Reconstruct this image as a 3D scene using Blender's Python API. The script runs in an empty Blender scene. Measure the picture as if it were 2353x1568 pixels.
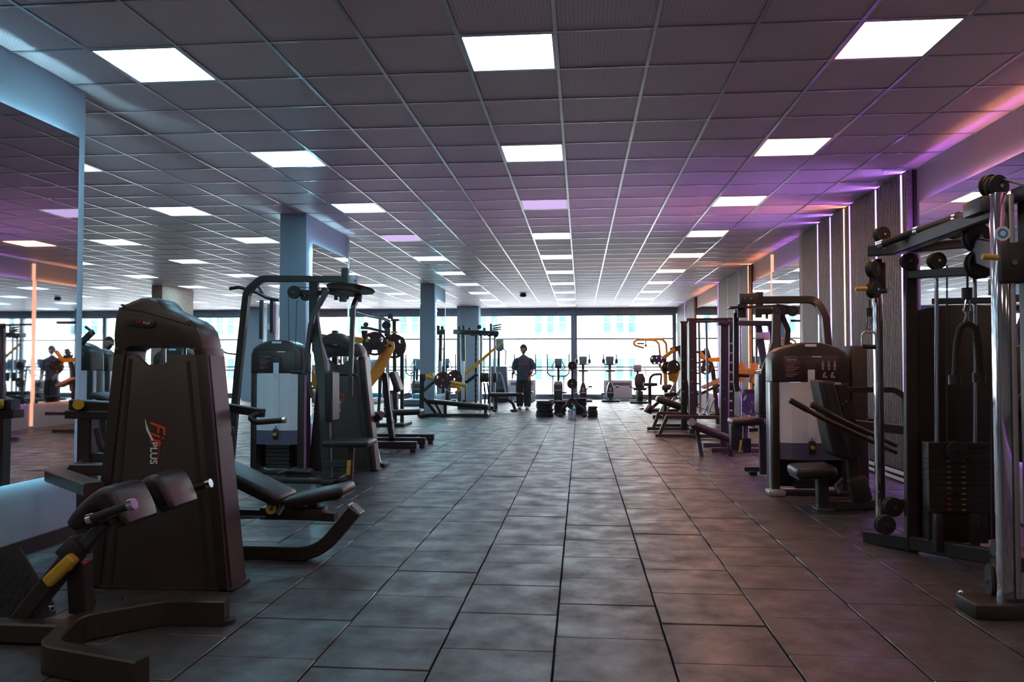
import bpy, bmesh, math, random
from mathutils import Vector, Matrix, Euler, Quaternion

# ------------------------------------------------------------------ camera, world, sun, exposure
scene = bpy.context.scene
COL = scene.collection
R_ = math.radians
random.seed(7)
FPX = 1785.0
CAM_H = 1.25
CAM_EUL = Euler((R_(91.73), 0, R_(5.06)), 'XYZ')
cam_data = bpy.data.cameras.new('camera')
cam_data.sensor_width = 36.0
cam_data.lens = FPX * 36.0 / 2353.0
cam_data.clip_end = 300
cam = bpy.data.objects.new('camera', cam_data)
cam.location = (0, 0, CAM_H)
cam.rotation_euler = CAM_EUL
COL.objects.link(cam)
scene.camera = cam
scene.view_settings.view_transform = 'Standard'
scene.view_settings.look = 'None'
scene.view_settings.gamma = 1.0
scene.view_settings.use_curve_mapping = False
scene.view_settings.exposure = 0.35

world = bpy.data.worlds.new('sky')
scene.world = world
world.use_nodes = True
_nt = world.node_tree
_bg = _nt.nodes['Background']
_bg.inputs['Color'].default_value = (0.93, 0.96, 1.0, 1)
_bg.inputs['Strength'].default_value = 11.0

sun_d = bpy.data.lights.new('sun', 'SUN')
sun_d.energy = 0.5
sun_d.angle = R_(3)
sun_d.color = (1.0, 0.97, 0.92)
sun = bpy.data.objects.new('sun', sun_d)
sun.rotation_euler = (R_(42), 0, R_(-18))
sun.location = (0, -10, 30)
COL.objects.link(sun)

CEIL = 3.27
BACK = 28.0
RW = 3.45
LEFT = -19.0
FRONT = -5.0
PX = -3.65      # plane of the left-hand mirror piers


def W(px, py, Y):
    """point of the place seen at a photo pixel, at depth Y along the hall"""
    m = CAM_EUL.to_matrix()
    d = m @ Vector(((px - 1176.5) / FPX, -(py - 784.0) / FPX, -1.0))
    k = Y / d.y
    return Vector((d.x * k, Y, CAM_H + d.z * k))


# ------------------------------------------------------------------ materials
MATS = {}


def mat(name, col, rough=0.5, metal=0.0, noise=0.0, scale=40.0, bump=0.0, bscale=200.0, spec=0.5, coat=0.0,
        emit=None, estr=0.0, trans=0.0, alpha=1.0):
    if name in MATS:
        return MATS[name]
    m = bpy.data.materials.new(name)
    m.use_nodes = True
    nt = m.node_tree
    b = nt.nodes['Principled BSDF']
    b.inputs['Base Color'].default_value = (*col, 1)
    b.inputs['Roughness'].default_value = rough
    b.inputs['Metallic'].default_value = metal
    b.inputs['Specular IOR Level'].default_value = spec
    b.inputs['Coat Weight'].default_value = coat
    b.inputs['Transmission Weight'].default_value = trans
    if emit:
        b.inputs['Emission Color'].default_value = (*emit, 1)
        b.inputs['Emission Strength'].default_value = estr
    if noise or bump:
        tc = nt.nodes.new('ShaderNodeTexCoord')
    if noise:
        n = nt.nodes.new('ShaderNodeTexNoise')
        n.inputs['Scale'].default_value = scale
        n.inputs['Detail'].default_value = 4
        nt.links.new(tc.outputs['Object'], n.inputs['Vector'])
        r = nt.nodes.new('ShaderNodeValToRGB')
        r.color_ramp.elements[0].position = 0.35
        r.color_ramp.elements[1].position = 0.65
        r.color_ramp.elements[0].color = (*[max(0, c * (1 - noise)) for c in col], 1)
        r.color_ramp.elements[1].color = (*[min(1, c * (1 + noise)) for c in col], 1)
        nt.links.new(n.outputs['Fac'], r.inputs['Fac'])
        nt.links.new(r.outputs['Color'], b.inputs['Base Color'])
    if bump:
        n2 = nt.nodes.new('ShaderNodeTexNoise')
        n2.inputs['Scale'].default_value = bscale
        nt.links.new(tc.outputs['Object'], n2.inputs['Vector'])
        bp = nt.nodes.new('ShaderNodeBump')
        bp.inputs['Strength'].default_value = bump
        bp.inputs['Distance'].default_value = 0.004
        nt.links.new(n2.outputs['Fac'], bp.inputs['Height'])
        nt.links.new(bp.outputs['Normal'], b.inputs['Normal'])
    MATS[name] = m
    return m


mat('black_steel', (0.029, 0.022, 0.019), 0.40, 0.0, noise=0.12, scale=60)
mat('grey_steel', (0.055, 0.055, 0.062), 0.38, 0.1, noise=0.1, scale=60)
mat('brown_steel', (0.075, 0.055, 0.05), 0.40, 0.2, noise=0.1, scale=60)
mat('silver_paint', (0.42, 0.42, 0.44), 0.35, 0.5, noise=0.06, scale=80)
mat('black_plastic', (0.028, 0.022, 0.019), 0.42, noise=0.1, scale=90, bump=0.05, bscale=500)
mat('shroud', (0.046, 0.036, 0.031), 0.36, noise=0.08, scale=70, bump=0.04, bscale=700)
mat('leather', (0.026, 0.022, 0.022), 0.38, noise=0.15, scale=50, bump=0.12, bscale=260)
mat('rubber', (0.02, 0.019, 0.02), 0.62, noise=0.2, scale=120, bump=0.1, bscale=300)
mat('chrome', (0.82, 0.82, 0.84), 0.09, 1.0, noise=0.04, scale=20)
mat('yellow', (0.72, 0.36, 0.035), 0.38, noise=0.08, scale=30)
mat('yellow_knob', (0.62, 0.40, 0.04), 0.45, noise=0.08, scale=30)
mat('orange_print', (0.75, 0.075, 0.02), 0.45, noise=0.05)
mat('white_print', (0.78, 0.82, 0.90), 0.45, noise=0.03)
mat('red_print', (0.6, 0.03, 0.03), 0.45, noise=0.05)
mat('panel_print', (0.05, 0.03, 0.035), 0.3, noise=0.1)
mat('grey_print', (0.32, 0.30, 0.32), 0.5, noise=0.05)
mat('milk_silhouette', (0.12, 0.11, 0.17), 0.34, noise=0.05, scale=8)
mat('cable', (0.03, 0.03, 0.03), 0.5, noise=0.05)
mat('wall_paint', (0.33, 0.40, 0.46), 0.8, noise=0.07, scale=120, bump=0.35, bscale=160)
mat('wall_plain', (0.36, 0.34, 0.35), 0.8, noise=0.05, scale=60, bump=0.15, bscale=160)
mat('slat', (0.14, 0.12, 0.115), 0.5, noise=0.25, scale=40)
mat('slat_back', (0.010, 0.009, 0.010), 0.7, noise=0.1)
mat('frame_metal', (0.15, 0.19, 0.24), 0.5, 0.2, noise=0.06, scale=30)
mat('tbar', (0.46, 0.46, 0.48), 0.28, 0.6, noise=0.06, scale=30)
mat('mirror', (0.80, 0.82, 0.84), 0.015, 1.0, noise=0.01, scale=1)
mat('radiator', (0.66, 0.68, 0.72), 0.45, noise=0.03)
mat('ash_wood', (0.46, 0.30, 0.22), 0.55, noise=0.15, scale=18)
mat('orange_wood', (0.42, 0.17, 0.05), 0.45, noise=0.15, scale=18)
mat('skin', (0.50, 0.27, 0.19), 0.5, noise=0.06, scale=30)
mat('hair', (0.025, 0.02, 0.018), 0.6, noise=0.3, scale=60, bump=0.6, bscale=120)
mat('tshirt', (0.075, 0.09, 0.115), 0.85, noise=0.2, scale=12, bump=0.2, bscale=40)
mat('trousers', (0.035, 0.033, 0.035), 0.85, noise=0.15, scale=12, bump=0.2, bscale=40)
mat('sneaker', (0.5, 0.5, 0.5), 0.6, noise=0.3, scale=60)
mat('beige_cloth', (0.36, 0.30, 0.26), 0.85, noise=0.15, scale=14)
mat('facade', (0.80, 0.80, 0.78), 0.85, noise=0.02, scale=2)
mat('pavement', (0.62, 0.63, 0.64), 0.85, noise=0.08, scale=3)
mat('pane_blue', (0.075, 0.135, 0.145), 0.9, noise=0.3, scale=1.2, spec=0.05)
mat('water', (0.6, 0.78, 0.85), 0.1, noise=0.03, spec=0.6)
mat('blue_label', (0.03, 0.30, 0.62), 0.4, noise=0.05)
mat('screen', (0.16, 0.22, 0.27), 0.2, noise=0.1, scale=20, spec=0.6)
mat('teal_sheen', (0.03, 0.30, 0.42), 0.4, noise=0.15, scale=12)  # teal reflection on the treadmill tops, put into the base colour
mat('tread_grey', (0.10, 0.13, 0.16), 0.45, noise=0.1)


def milky(name, col, mixf=0.5):
    m = bpy.data.materials.new(name)
    m.use_nodes = True
    nt = m.node_tree
    b = nt.nodes['Principled BSDF']
    b.inputs['Base Color'].default_value = (*col, 1)
    b.inputs['Roughness'].default_value = 0.32
    n = nt.nodes.new('ShaderNodeTexNoise')
    n.inputs['Scale'].default_value = 6
    tr = nt.nodes.new('ShaderNodeBsdfTranslucent')
    mr = nt.nodes.new('ShaderNodeMixRGB')
    mr.inputs[1].default_value = (*col, 1)
    mr.inputs[2].default_value = (*[c * .9 for c in col], 1)
    nt.links.new(n.outputs['Fac'], mr.inputs[0])
    nt.links.new(mr.outputs[0], tr.inputs['Color'])
    nt.links.new(mr.outputs[0], b.inputs['Base Color'])
    mx = nt.nodes.new('ShaderNodeMixShader')
    mx.inputs[0].default_value = mixf
    nt.links.new(b.outputs[0], mx.inputs[1])
    nt.links.new(tr.outputs[0], mx.inputs[2])
    nt.links.new(mx.outputs[0], nt.nodes['Material Output'].inputs[0])
    MATS[name] = m


milky('milk_plastic', (0.90, 0.92, 0.96), 0.12)


def emat(name, col, s):
    m = bpy.data.materials.new(name)
    m.use_nodes = True
    nt = m.node_tree
    nt.nodes.clear()
    e = nt.nodes.new('ShaderNodeEmission')
    e.inputs['Color'].default_value = (*col, 1)
    e.inputs['Strength'].default_value = s
    o = nt.nodes.new('ShaderNodeOutputMaterial')
    nt.links.new(e.outputs[0], o.inputs[0])
    MATS[name] = m
    return m


emat('lamp_cool', (0.38, 0.78, 1.0), 10.0)
emat('lamp_neutral', (0.62, 0.80, 1.0), 9.0)
emat('lamp_warm', (1.0, 0.46, 0.22), 13.0)
emat('lamp_lilac', (0.62, 0.45, 0.80), 0.9)
emat('led_cyan', (0.40, 0.85, 1.0), 70.0)
emat('led_white', (0.48, 0.22, 1.0), 80.0)
emat('led_purple', (0.45, 0.13, 1.0), 50.0)
emat('led_violet', (0.55, 0.18, 1.0), 65.0)
emat('led_orange', (1.0, 0.36, 0.16), 45.0)
emat('led_cove', (0.50, 0.12, 1.0), 90.0)
emat('led_orange_cove', (1.0, 0.36, 0.18), 95.0)
emat('lamp_front_fill', (1.0, 0.82, 0.72), 7.0)  # unseen panels behind the camera, added to light and warm the foreground
emat('led_pink', (1.0, 0.48, 0.32), 1.0)


def glass_mat():
    m = bpy.data.materials.new('window_glass')
    m.use_nodes = True
    nt = m.node_tree
    nt.nodes.clear()
    tr = nt.nodes.new('ShaderNodeBsdfTransparent')
    tr.inputs['Color'].default_value = (0.93, 0.96, 0.97, 1)
    gl = nt.nodes.new('ShaderNodeBsdfGlossy')
    gl.inputs['Roughness'].default_value = 0.02
    fr = nt.nodes.new('ShaderNodeFresnel')
    fr.inputs['IOR'].default_value = 1.35
    mx = nt.nodes.new('ShaderNodeMixShader')
    o = nt.nodes.new('ShaderNodeOutputMaterial')
    nt.links.new(fr.outputs[0], mx.inputs[0])
    nt.links.new(tr.outputs[0], mx.inputs[1])
    nt.links.new(gl.outputs[0], mx.inputs[2])
    nt.links.new(mx.outputs[0], o.inputs[0])
    MATS['window_glass'] = m


glass_mat()


def rubber_floor_mat():
    m = bpy.data.materials.new('rubber_tile')
    m.use_nodes = True
    nt = m.node_tree
    L = nt.links.new
    b = nt.nodes['Principled BSDF']
    geo = nt.nodes.new('ShaderNodeNewGeometry')
    sp = nt.nodes.new('ShaderNodeTexNoise')      # fine rubber granules
    sp.inputs['Scale'].default_value = 260
    sp.inputs['Detail'].default_value = 2
    L(geo.outputs['Position'], sp.inputs['Vector'])
    wear = nt.nodes.new('ShaderNodeTexNoise')    # dull and polished patches
    wear.inputs['Scale'].default_value = 4.2
    wear.inputs['Detail'].default_value = 5
    wear.inputs['Roughness'].default_value = 0.6
    L(geo.outputs['Position'], wear.inputs['Vector'])
    r1 = nt.nodes.new('ShaderNodeValToRGB')
    r1.color_ramp.elements[0].position = 0.35
    r1.color_ramp.elements[1].position = 0.72
    r1.color_ramp.elements[0].color = (0.030, 0.028, 0.029, 1)
    r1.color_ramp.elements[1].color = (0.115, 0.105, 0.106, 1)
    L(sp.outputs['Fac'], r1.inputs['Fac'])
    r2 = nt.nodes.new('ShaderNodeValToRGB')
    r2.color_ramp.elements[0].position = 0.34
    r2.color_ramp.elements[1].position = 0.68
    r2.color_ramp.elements[0].color = (0.46, 0.46, 0.46, 1)
    r2.color_ramp.elements[1].color = (1.05, 1.05, 1.05, 1)
    L(wear.outputs['Fac'], r2.inputs['Fac'])
    mx = nt.nodes.new('ShaderNodeMixRGB')
    mx.blend_type = 'MULTIPLY'
    mx.inputs[0].default_value = 1
    L(r1.outputs[0], mx.inputs[1])
    L(r2.outputs[0], mx.inputs[2])
    L(mx.outputs[0], b.inputs['Base Color'])
    mr = nt.nodes.new('ShaderNodeMapRange')
    mr.inputs['From Min'].default_value = 0.32
    mr.inputs['From Max'].default_value = 0.68
    mr.inputs['To Min'].default_value = 0.58
    mr.inputs['To Max'].default_value = 0.33
    L(wear.outputs['Fac'], mr.inputs['Value'])
    L(mr.outputs[0], b.inputs['Roughness'])
    ms = nt.nodes.new('ShaderNodeMapRange')
    ms.inputs['From Min'].default_value = 0.32
    ms.inputs['From Max'].default_value = 0.68
    ms.inputs['To Min'].default_value = 0.6
    ms.inputs['To Max'].default_value = 1.0
    L(wear.outputs['Fac'], ms.inputs['Value'])
    L(ms.outputs[0], b.inputs['Specular IOR Level'])
    bp = nt.nodes.new('ShaderNodeBump')
    bp.inputs['Strength'].default_value = 0.25
    bp.inputs['Distance'].default_value = 0.003
    L(sp.outputs['Fac'], bp.inputs['Height'])
    L(bp.outputs['Normal'], b.inputs['Normal'])
    MATS['rubber_tile'] = m


rubber_floor_mat()
mat('joint', (0.008, 0.008, 0.008), 0.9, noise=0.1)


def ceiling_mat():
    m = bpy.data.materials.new('ceiling_tile')
    m.use_nodes = True
    nt = m.node_tree
    L = nt.links.new
    b = nt.nodes['Principled BSDF']
    geo = nt.nodes.new('ShaderNodeNewGeometry')
    mp = nt.nodes.new('ShaderNodeMapping')
    mp.inputs['Scale'].default_value = (1 / 0.024,) * 3
    L(geo.outputs['Position'], mp.inputs['Vector'])
    fr = nt.nodes.new('ShaderNodeVectorMath')
    fr.operation = 'FRACTION'
    L(mp.outputs[0], fr.inputs[0])
    sb = nt.nodes.new('ShaderNodeVectorMath')
    sb.operation = 'SUBTRACT'
    sb.inputs[1].default_value = (0.5, 0.5, 0)
    L(fr.outputs[0], sb.inputs[0])
    mu = nt.nodes.new('ShaderNodeVectorMath')
    mu.operation = 'MULTIPLY'
    mu.inputs[1].default_value = (1, 1, 0)
    L(sb.outputs[0], mu.inputs[0])
    ln = nt.nodes.new('ShaderNodeVectorMath')
    ln.operation = 'LENGTH'
    L(mu.outputs[0], ln.inputs[0])
    cmp = nt.nodes.new('ShaderNodeMath')
    cmp.operation = 'LESS_THAN'
    cmp.inputs[1].default_value = 0.17
    L(ln.outputs['Value'], cmp.inputs[0])
    mx = nt.nodes.new('ShaderNodeMixRGB')
    mx.inputs[1].default_value = (0.76, 0.63, 0.66, 1)
    mx.inputs[2].default_value = (0.36, 0.28, 0.30, 1)
    L(cmp.outputs[0], mx.inputs[0])
    L(mx.outputs[0], b.inputs['Base Color'])
    b.inputs['Roughness'].default_value = 0.55
    b.inputs['Specular IOR Level'].default_value = 0.35
    MATS['ceiling_tile'] = m


ceiling_mat()


# ------------------------------------------------------------------ mesh helpers
class M:
    """collects shapes; build() links them as one mesh object"""

    def __init__(s):
        s.v = []
        s.f = []
        s.flat = set()

    def add(s, verts, faces):
        o = len(s.v)
        s.v.extend([tuple(p) for p in verts])
        s.f.extend([[i + o for i in q] for q in faces])
        return s

    def addbm(s, bm, mtx=None, flat=False):
        bm.verts.ensure_lookup_table()
        o = len(s.v)
        if flat:                     # the big faces of a bevelled box stay flat
            bm.normal_update()
            for k, f in enumerate(bm.faces):
                if max(abs(c) for c in f.normal) > .9995:
                    s.flat.add(len(s.f) + k)
        for i, v in enumerate(bm.verts):
            v.index = i
            s.v.append(tuple(mtx @ v.co if mtx else v.co))
        for f in bm.faces:
            s.f.append([v.index + o for v in f.verts])
        bm.free()
        return s

    def box(s, c, size, rot=None, bev=0.0, seg=2):
        """box centred at c, optional rotation matrix, rounded edges"""
        bm = bmesh.new()
        bmesh.ops.create_cube(bm, size=1.0)
        for v in bm.verts:
            v.co = Vector((v.co.x * size[0], v.co.y * size[1], v.co.z * size[2]))
        if bev > 0:
            bev = min(bev, 0.49 * min(size))
            bmesh.ops.bevel(bm, geom=bm.edges[:], offset=bev, segments=seg, profile=0.5, affect='EDGES')
        m = Matrix.Translation(Vector(c))
        if rot is not None:
            m = m @ rot.to_4x4()
        return s.addbm(bm, m, flat=True)

    def bb(s, a, b, bev=0.0, seg=2):
        c = [(a[i] + b[i]) / 2 for i in range(3)]
        return s.box(c, [abs(b[i] - a[i]) for i in range(3)], None, bev, seg)

    def cyl(s, p0, p1, r, r2=None, n=20, cap=True):
        p0, p1 = Vector(p0), Vector(p1)
        r2 = r if r2 is None else r2
        t = (p1 - p0).normalized()
        a = t.orthogonal().normalized()
        b = t.cross(a)
        vs = []
        for k in range(n):
            w = 2 * math.pi * k / n
            d = a * math.cos(w) + b * math.sin(w)
            vs.append(p0 + d * r)
            vs.append(p1 + d * r2)
        fs = [[2 * k, 2 * ((k + 1) % n), 2 * ((k + 1) % n) + 1, 2 * k + 1] for k in range(n)]
        if cap:
            fs.append([2 * k for k in range(n)][::-1])
            fs.append([2 * k + 1 for k in range(n)])
        return s.add(vs, fs)

    def lathe(s, prof, c, axis, n=28):
        """prof: (radius, along) pairs turned round axis through c"""
        c, t = Vector(c), Vector(axis).normalized()
        a = t.orthogonal().normalized()
        b = t.cross(a)
        vs = []
        for r, h in prof:
            for k in range(n):
                w = 2 * math.pi * k / n
                vs.append(c + t * h + (a * math.cos(w) + b * math.sin(w)) * max(r, 1e-4))
        fs = []
        for i in range(len(prof) - 1):
            for k in range(n):
                k2 = (k + 1) % n
                fs.append([i * n + k, i * n + k2, (i + 1) * n + k2, (i + 1) * n + k])
        fs.append(list(range(n))[::-1])
        fs.append([(len(prof) - 1) * n + k for k in range(n)])
        return s.add(vs, fs)

    def path(s, pts, w, h=None, fil=0.0, ref=(0, 1, 0), n=12, seg=6, ch=0.2):
        """tube along a polyline; h None = round of radius w, else w (along ref) x h section; fil = bend radius"""
        P = [Vector(p) for p in pts]
        Q = [P[0]]
        for i in range(1, len(P) - 1):
            a, b, c = P[i - 1], P[i], P[i + 1]
            u, v = (a - b), (c - b)
            lu, lv = u.length, v.length
            u.normalize()
            v.normalize()
            ang = math.acos(max(-1, min(1, u.dot(v))))
            if fil <= 0 or ang > 3.1:
                Q.append(b)
                continue
            d = min(fil / math.tan(ang / 2), lu * 0.49, lv * 0.49)
            p, q = b + u * d, b + v * d
            for k in range(seg + 1):
                t = k / seg
                Q.append((1 - t) ** 2 * p + 2 * t * (1 - t) * b + t * t * q)
        Q.append(P[-1])
        P = Q
        ref = Vector(ref).normalized()
        if h is None:
            sec = [(w * math.cos(2 * math.pi * k / n), w * math.sin(2 * math.pi * k / n)) for k in range(n)]
        else:
            c = ch * min(w, h) * 0.5
            x, y = w / 2, h / 2
            sec = [(x - c, -y), (x, -y + c), (x, y - c), (x - c, y), (-x + c, y), (-x, y - c), (-x, -y + c), (-x + c, -y)]
            n = 8
        vs = []
        side = None
        for i, p in enumerate(P):
            if i == 0:
                t = P[1] - P[0]
                k = 1
            elif i == len(P) - 1:
                t = P[-1] - P[-2]
                k = 1
            else:
                t1, t2 = (P[i] - P[i - 1]).normalized(), (P[i + 1] - P[i]).normalized()
                t = t1 + t2
                k = 1 / max(0.5, math.cos(t1.angle(t2) / 2))
            t.normalize()
            r = ref - t * ref.dot(t)
            if r.length < 1e-3:
                r = side if side is not None else t.orthogonal()
                r = r - t * r.dot(t)
            side = r.normalized()
            up = t.cross(side)
            for a, b in sec:
                vs.append(p + side * a + up * b * k)
        fs = []
        for i in range(len(P) - 1):
            for k in range(n):
                k2 = (k + 1) % n
                fs.append([i * n + k, i * n + k2, (i + 1) * n + k2, (i + 1) * n + k])
        fs.append(list(range(n))[::-1])
        fs.append([(len(P) - 1) * n + k for k in range(n)])
        return s.add(vs, fs)

    def prism(s, outline, o, ux, uy, depth, bev=0.0, seg=2):
        """outline (a, b) in plane o + a*ux + b*uy, extruded both ways by depth/2 along ux x uy"""
        o, ux, uy = Vector(o), Vector(ux).normalized(), Vector(uy).normalized()
        uz = ux.cross(uy).normalized()
        bm = bmesh.new()
        lo = [bm.verts.new(o + ux * a + uy * b - uz * depth / 2) for a, b in outline]
        hi = [bm.verts.new(o + ux * a + uy * b + uz * depth / 2) for a, b in outline]
        n = len(outline)
        f1 = bm.faces.new(lo[::-1])
        f2 = bm.faces.new(hi)
        for k in range(n):
            bm.faces.new([lo[k], lo[(k + 1) % n], hi[(k + 1) % n], hi[k]])
        bmesh.ops.recalc_face_normals(bm, faces=bm.faces[:])
        if bev > 0:
            es = list(set(f1.edges[:] + f2.edges[:]))
            bmesh.ops.bevel(bm, geom=es, offset=bev, segments=seg, profile=0.5, affect='EDGES')
        return s.addbm(bm)

    def build(s, name, material, parent=None, smooth=38, origin=None):
        me = bpy.data.meshes.new(name)
        o = Vector(origin) if origin is not None else (parent_origin(parent) if parent else Vector((0, 0, 0)))
        me.from_pydata([(p[0] - o.x, p[1] - o.y, p[2] - o.z) for p in s.v], [], s.f)
        me.update()
        bm = bmesh.new()
        bm.from_mesh(me)
        bmesh.ops.recalc_face_normals(bm, faces=bm.faces[:])
        bm.to_mesh(me)
        bm.free()
        if smooth:
            for p in me.polygons:
                p.use_smooth = p.index not in s.flat
            me.set_sharp_from_angle(angle=R_(smooth))
        me.materials.append(MATS[material] if isinstance(material, str) else material)
        ob = bpy.data.objects.new(name, me)
        if origin is not None and parent is None:
            ob.location = o
        if parent:
            ob.parent = parent
        COL.objects.link(ob)
        return ob


ORG = {}


def parent_origin(p):
    while p.parent:
        p = p.parent
    return Vector(ORG.get(p.name, (0, 0, 0)))


def thing(name, label, cat, loc=(0, 0, 0), group=None):
    o = bpy.data.objects.new(name, None)
    o.empty_display_size = 0.2
    o.location = loc
    COL.objects.link(o)
    ORG[o.name] = Vector(loc)
    o['label'] = label
    o['category'] = cat
    if group:
        o['group'] = group
    return o


def tag(o, label, cat, group=None):
    o['label'] = label
    o['category'] = cat
    if group:
        o['group'] = group
    return o


def struct(o):
    o['kind'] = 'structure'
    return o


def copy_tree(src, loc, label, rotz=None, group=None):
    def rec(o, parent):
        c = o.copy()
        COL.objects.link(c)
        if parent:
            c.parent = parent
            c.matrix_parent_inverse = o.matrix_parent_inverse.copy()
        for ch in o.children:
            rec(ch, c)
        return c
    r = rec(src, None)
    r.location = loc
    if rotz is not None:
        r.rotation_euler = (0, 0, rotz)
    ORG[r.name] = Vector(loc)
    r['label'] = label
    if group:
        r['group'] = group
    return r


def text_mesh(txt, size, extr=0.001, shear=0.0, bold=0.0):
    cu = bpy.data.curves.new('lettering', 'FONT')
    cu.body = txt
    cu.size = size
    cu.extrude = extr
    cu.shear = shear
    cu.offset = bold
    cu.resolution_u = 3
    ob = bpy.data.objects.new('lettering', cu)
    COL.objects.link(ob)
    bpy.context.view_layer.update()
    dg = bpy.context.evaluated_depsgraph_get()
    me = ob.evaluated_get(dg).to_mesh()
    vs = [v.co.copy() for v in me.vertices]
    fs = [list(p.vertices) for p in me.polygons]
    bpy.data.objects.remove(ob)
    bpy.data.curves.remove(cu)
    return vs, fs


def lettering(name, txt, size, o, ux, uy, material, parent, shear=0.0, bold=0.0, center=False):
    """flat raised letters in the plane o + x*ux + y*uy"""
    vs, fs = text_mesh(txt, size, 0.0012, shear, bold)
    ux, uy = Vector(ux).normalized(), Vector(uy).normalized()
    uz = ux.cross(uy)
    dx = 0
    if center:
        xs = [v.x for v in vs]
        dx = (min(xs) + max(xs)) / 2
    m = M()
    m.add([Vector(o) + ux * (v.x - dx) + uy * v.y + uz * v.z for v in vs], fs)
    return m.build(name, material, parent, smooth=0)


def plate_at(parent, c, axis, r, material='black_plastic', marks=True, name='weight_plate', th=0.035, n_slot=3):
    """grip weight plate: rim, web with three slots, hub and orange rim marks"""
    c, t = Vector(c), Vector(axis).normalized()
    a = t.orthogonal().normalized()
    if abs(t.z) < 0.9:
        a = (Vector((0, 0, 1)) - t * t.z).normalized()
    b = t.cross(a)
    m = M()
    h = th / 2
    # rim ring
    def ring(r0, r1, hh, n=32):
        vs, fs = [], []
        for k in range(n):
            w = 2 * math.pi * k / n
            d = a * math.cos(w) + b * math.sin(w)
            vs += [c + d * r1 - t * hh, c + d * r1 + t * hh, c + d * r0 + t * hh, c + d * r0 - t * hh]
        for k in range(n):
            k2 = (k + 1) % n
            for j in range(4):
                j2 = (j + 1) % 4
                fs.append([4 * k + j, 4 * k + j2, 4 * k2 + j2, 4 * k2 + j])
        m.add(vs, fs)
    ring(r * 0.80, r, h)
    ring(r * 0.12, r * 0.55, h * 0.8)
    for k in range(n_slot):          # three webs between the grip slots
        w0 = 2 * math.pi * k / n_slot
        span = 0.70 * 2 * math.pi / n_slot
        vs, fs = [], []
        for q in range(7):
            w = w0 - span / 2 + span * q / 6
            d = a * math.cos(w) + b * math.sin(w)
            vs += [c + d * r * 0.82 - t * h * .6, c + d * r * 0.82 + t * h * .6, c + d * r * 0.53 + t * h * .6, c + d * r * 0.53 - t * h * .6]
        for q in range(6):
            for j in range(4):
                j2 = (j + 1) % 4
                fs.append([4 * q + j, 4 * q + j2, 4 * q + 4 + j2, 4 * q + 4 + j])
        fs.append([0, 1, 2, 3])
        fs.append([24, 25, 26, 27])
        m.add(vs, fs)
    ob = m.build(name, material, parent)
    mk = M()
    if marks:
        for k in range(3):
            w = 2 * math.pi * k / 3 + 0.35
            d = a * math.cos(w) + b * math.sin(w)
            e = t.cross(d)
            rot = Matrix((e, d, t)).transposed()
            for sg in (-1, 1):
                mk.box(c + d * r * 0.9 + t * sg * (h + 0.001), (r * .17, r * .12, .003), rot)
        mk.build('rim_mark', 'orange_print', ob if ob.parent and not ob.parent.parent else parent)
    return ob

# ------------------------------------------------------------------ floor
TW = 0.5
FX0 = -0.118       # seam line nearest the camera axis
floor = struct(M().bb((LEFT - .3, FRONT - .3, -0.06), (RW + .3, BACK + .3, -0.022)).build('floor', 'joint'))
tile_mb = M()
tile_mb.box((0, 0, -0.011), (TW - .008, TW - .008, 0.022), bev=0.003, seg=1)
tile_me = tile_mb.build('tile', 'rubber_tile', floor)
cells = []
for i in range(-38, 8):
    x = FX0 + TW * (i + 0.5)
    if x - TW / 2 < LEFT - .2 or x + TW / 2 > RW + .28:
        continue
    off = [0.0, 0.23, 0.09, 0.36, 0.17, 0.42][(i * 5 + 3) % 6]
    for j in range(-11, 58):
        y = TW * j + off
        if y < FRONT or y > BACK + .25:
            continue
        # visible share of the picture: area over distance squared in front of the camera
        d = y * math.cos(R_(5.06)) - x * math.sin(R_(5.06))
        lat = x * math.cos(R_(5.06)) + y * math.sin(R_(5.06))
        vis = d > 2.6 and abs(lat / d) < 0.70
        if x < -3.6 and y < 9:
            vis = False
        cells.append((d if vis else 99 + abs(d), x, y))
cells.sort()
rest = M()
first = True
rt = random.Random(3)
for n, (d, x, y) in enumerate(cells):
    dz = rt.uniform(-0.0025, 0.0015)
    if n < 300:
        if first:
            o = tile_me
            first = False
        else:
            o = tile_me.copy()
            COL.objects.link(o)
        o.location = (x, y, dz)
        o.rotation_euler = (rt.uniform(-.0015, .0015), rt.uniform(-.0015, .0015), rt.uniform(-.002, .002))
    else:
        rest.bb((x - TW / 2 + .004, y - TW / 2 + .004, -0.022), (x + TW / 2 - .004, y + TW / 2 - .004, dz))
o = rest.build('tile_field', 'rubber_tile', floor, smooth=0)
o['kind'] = 'stuff'

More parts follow.
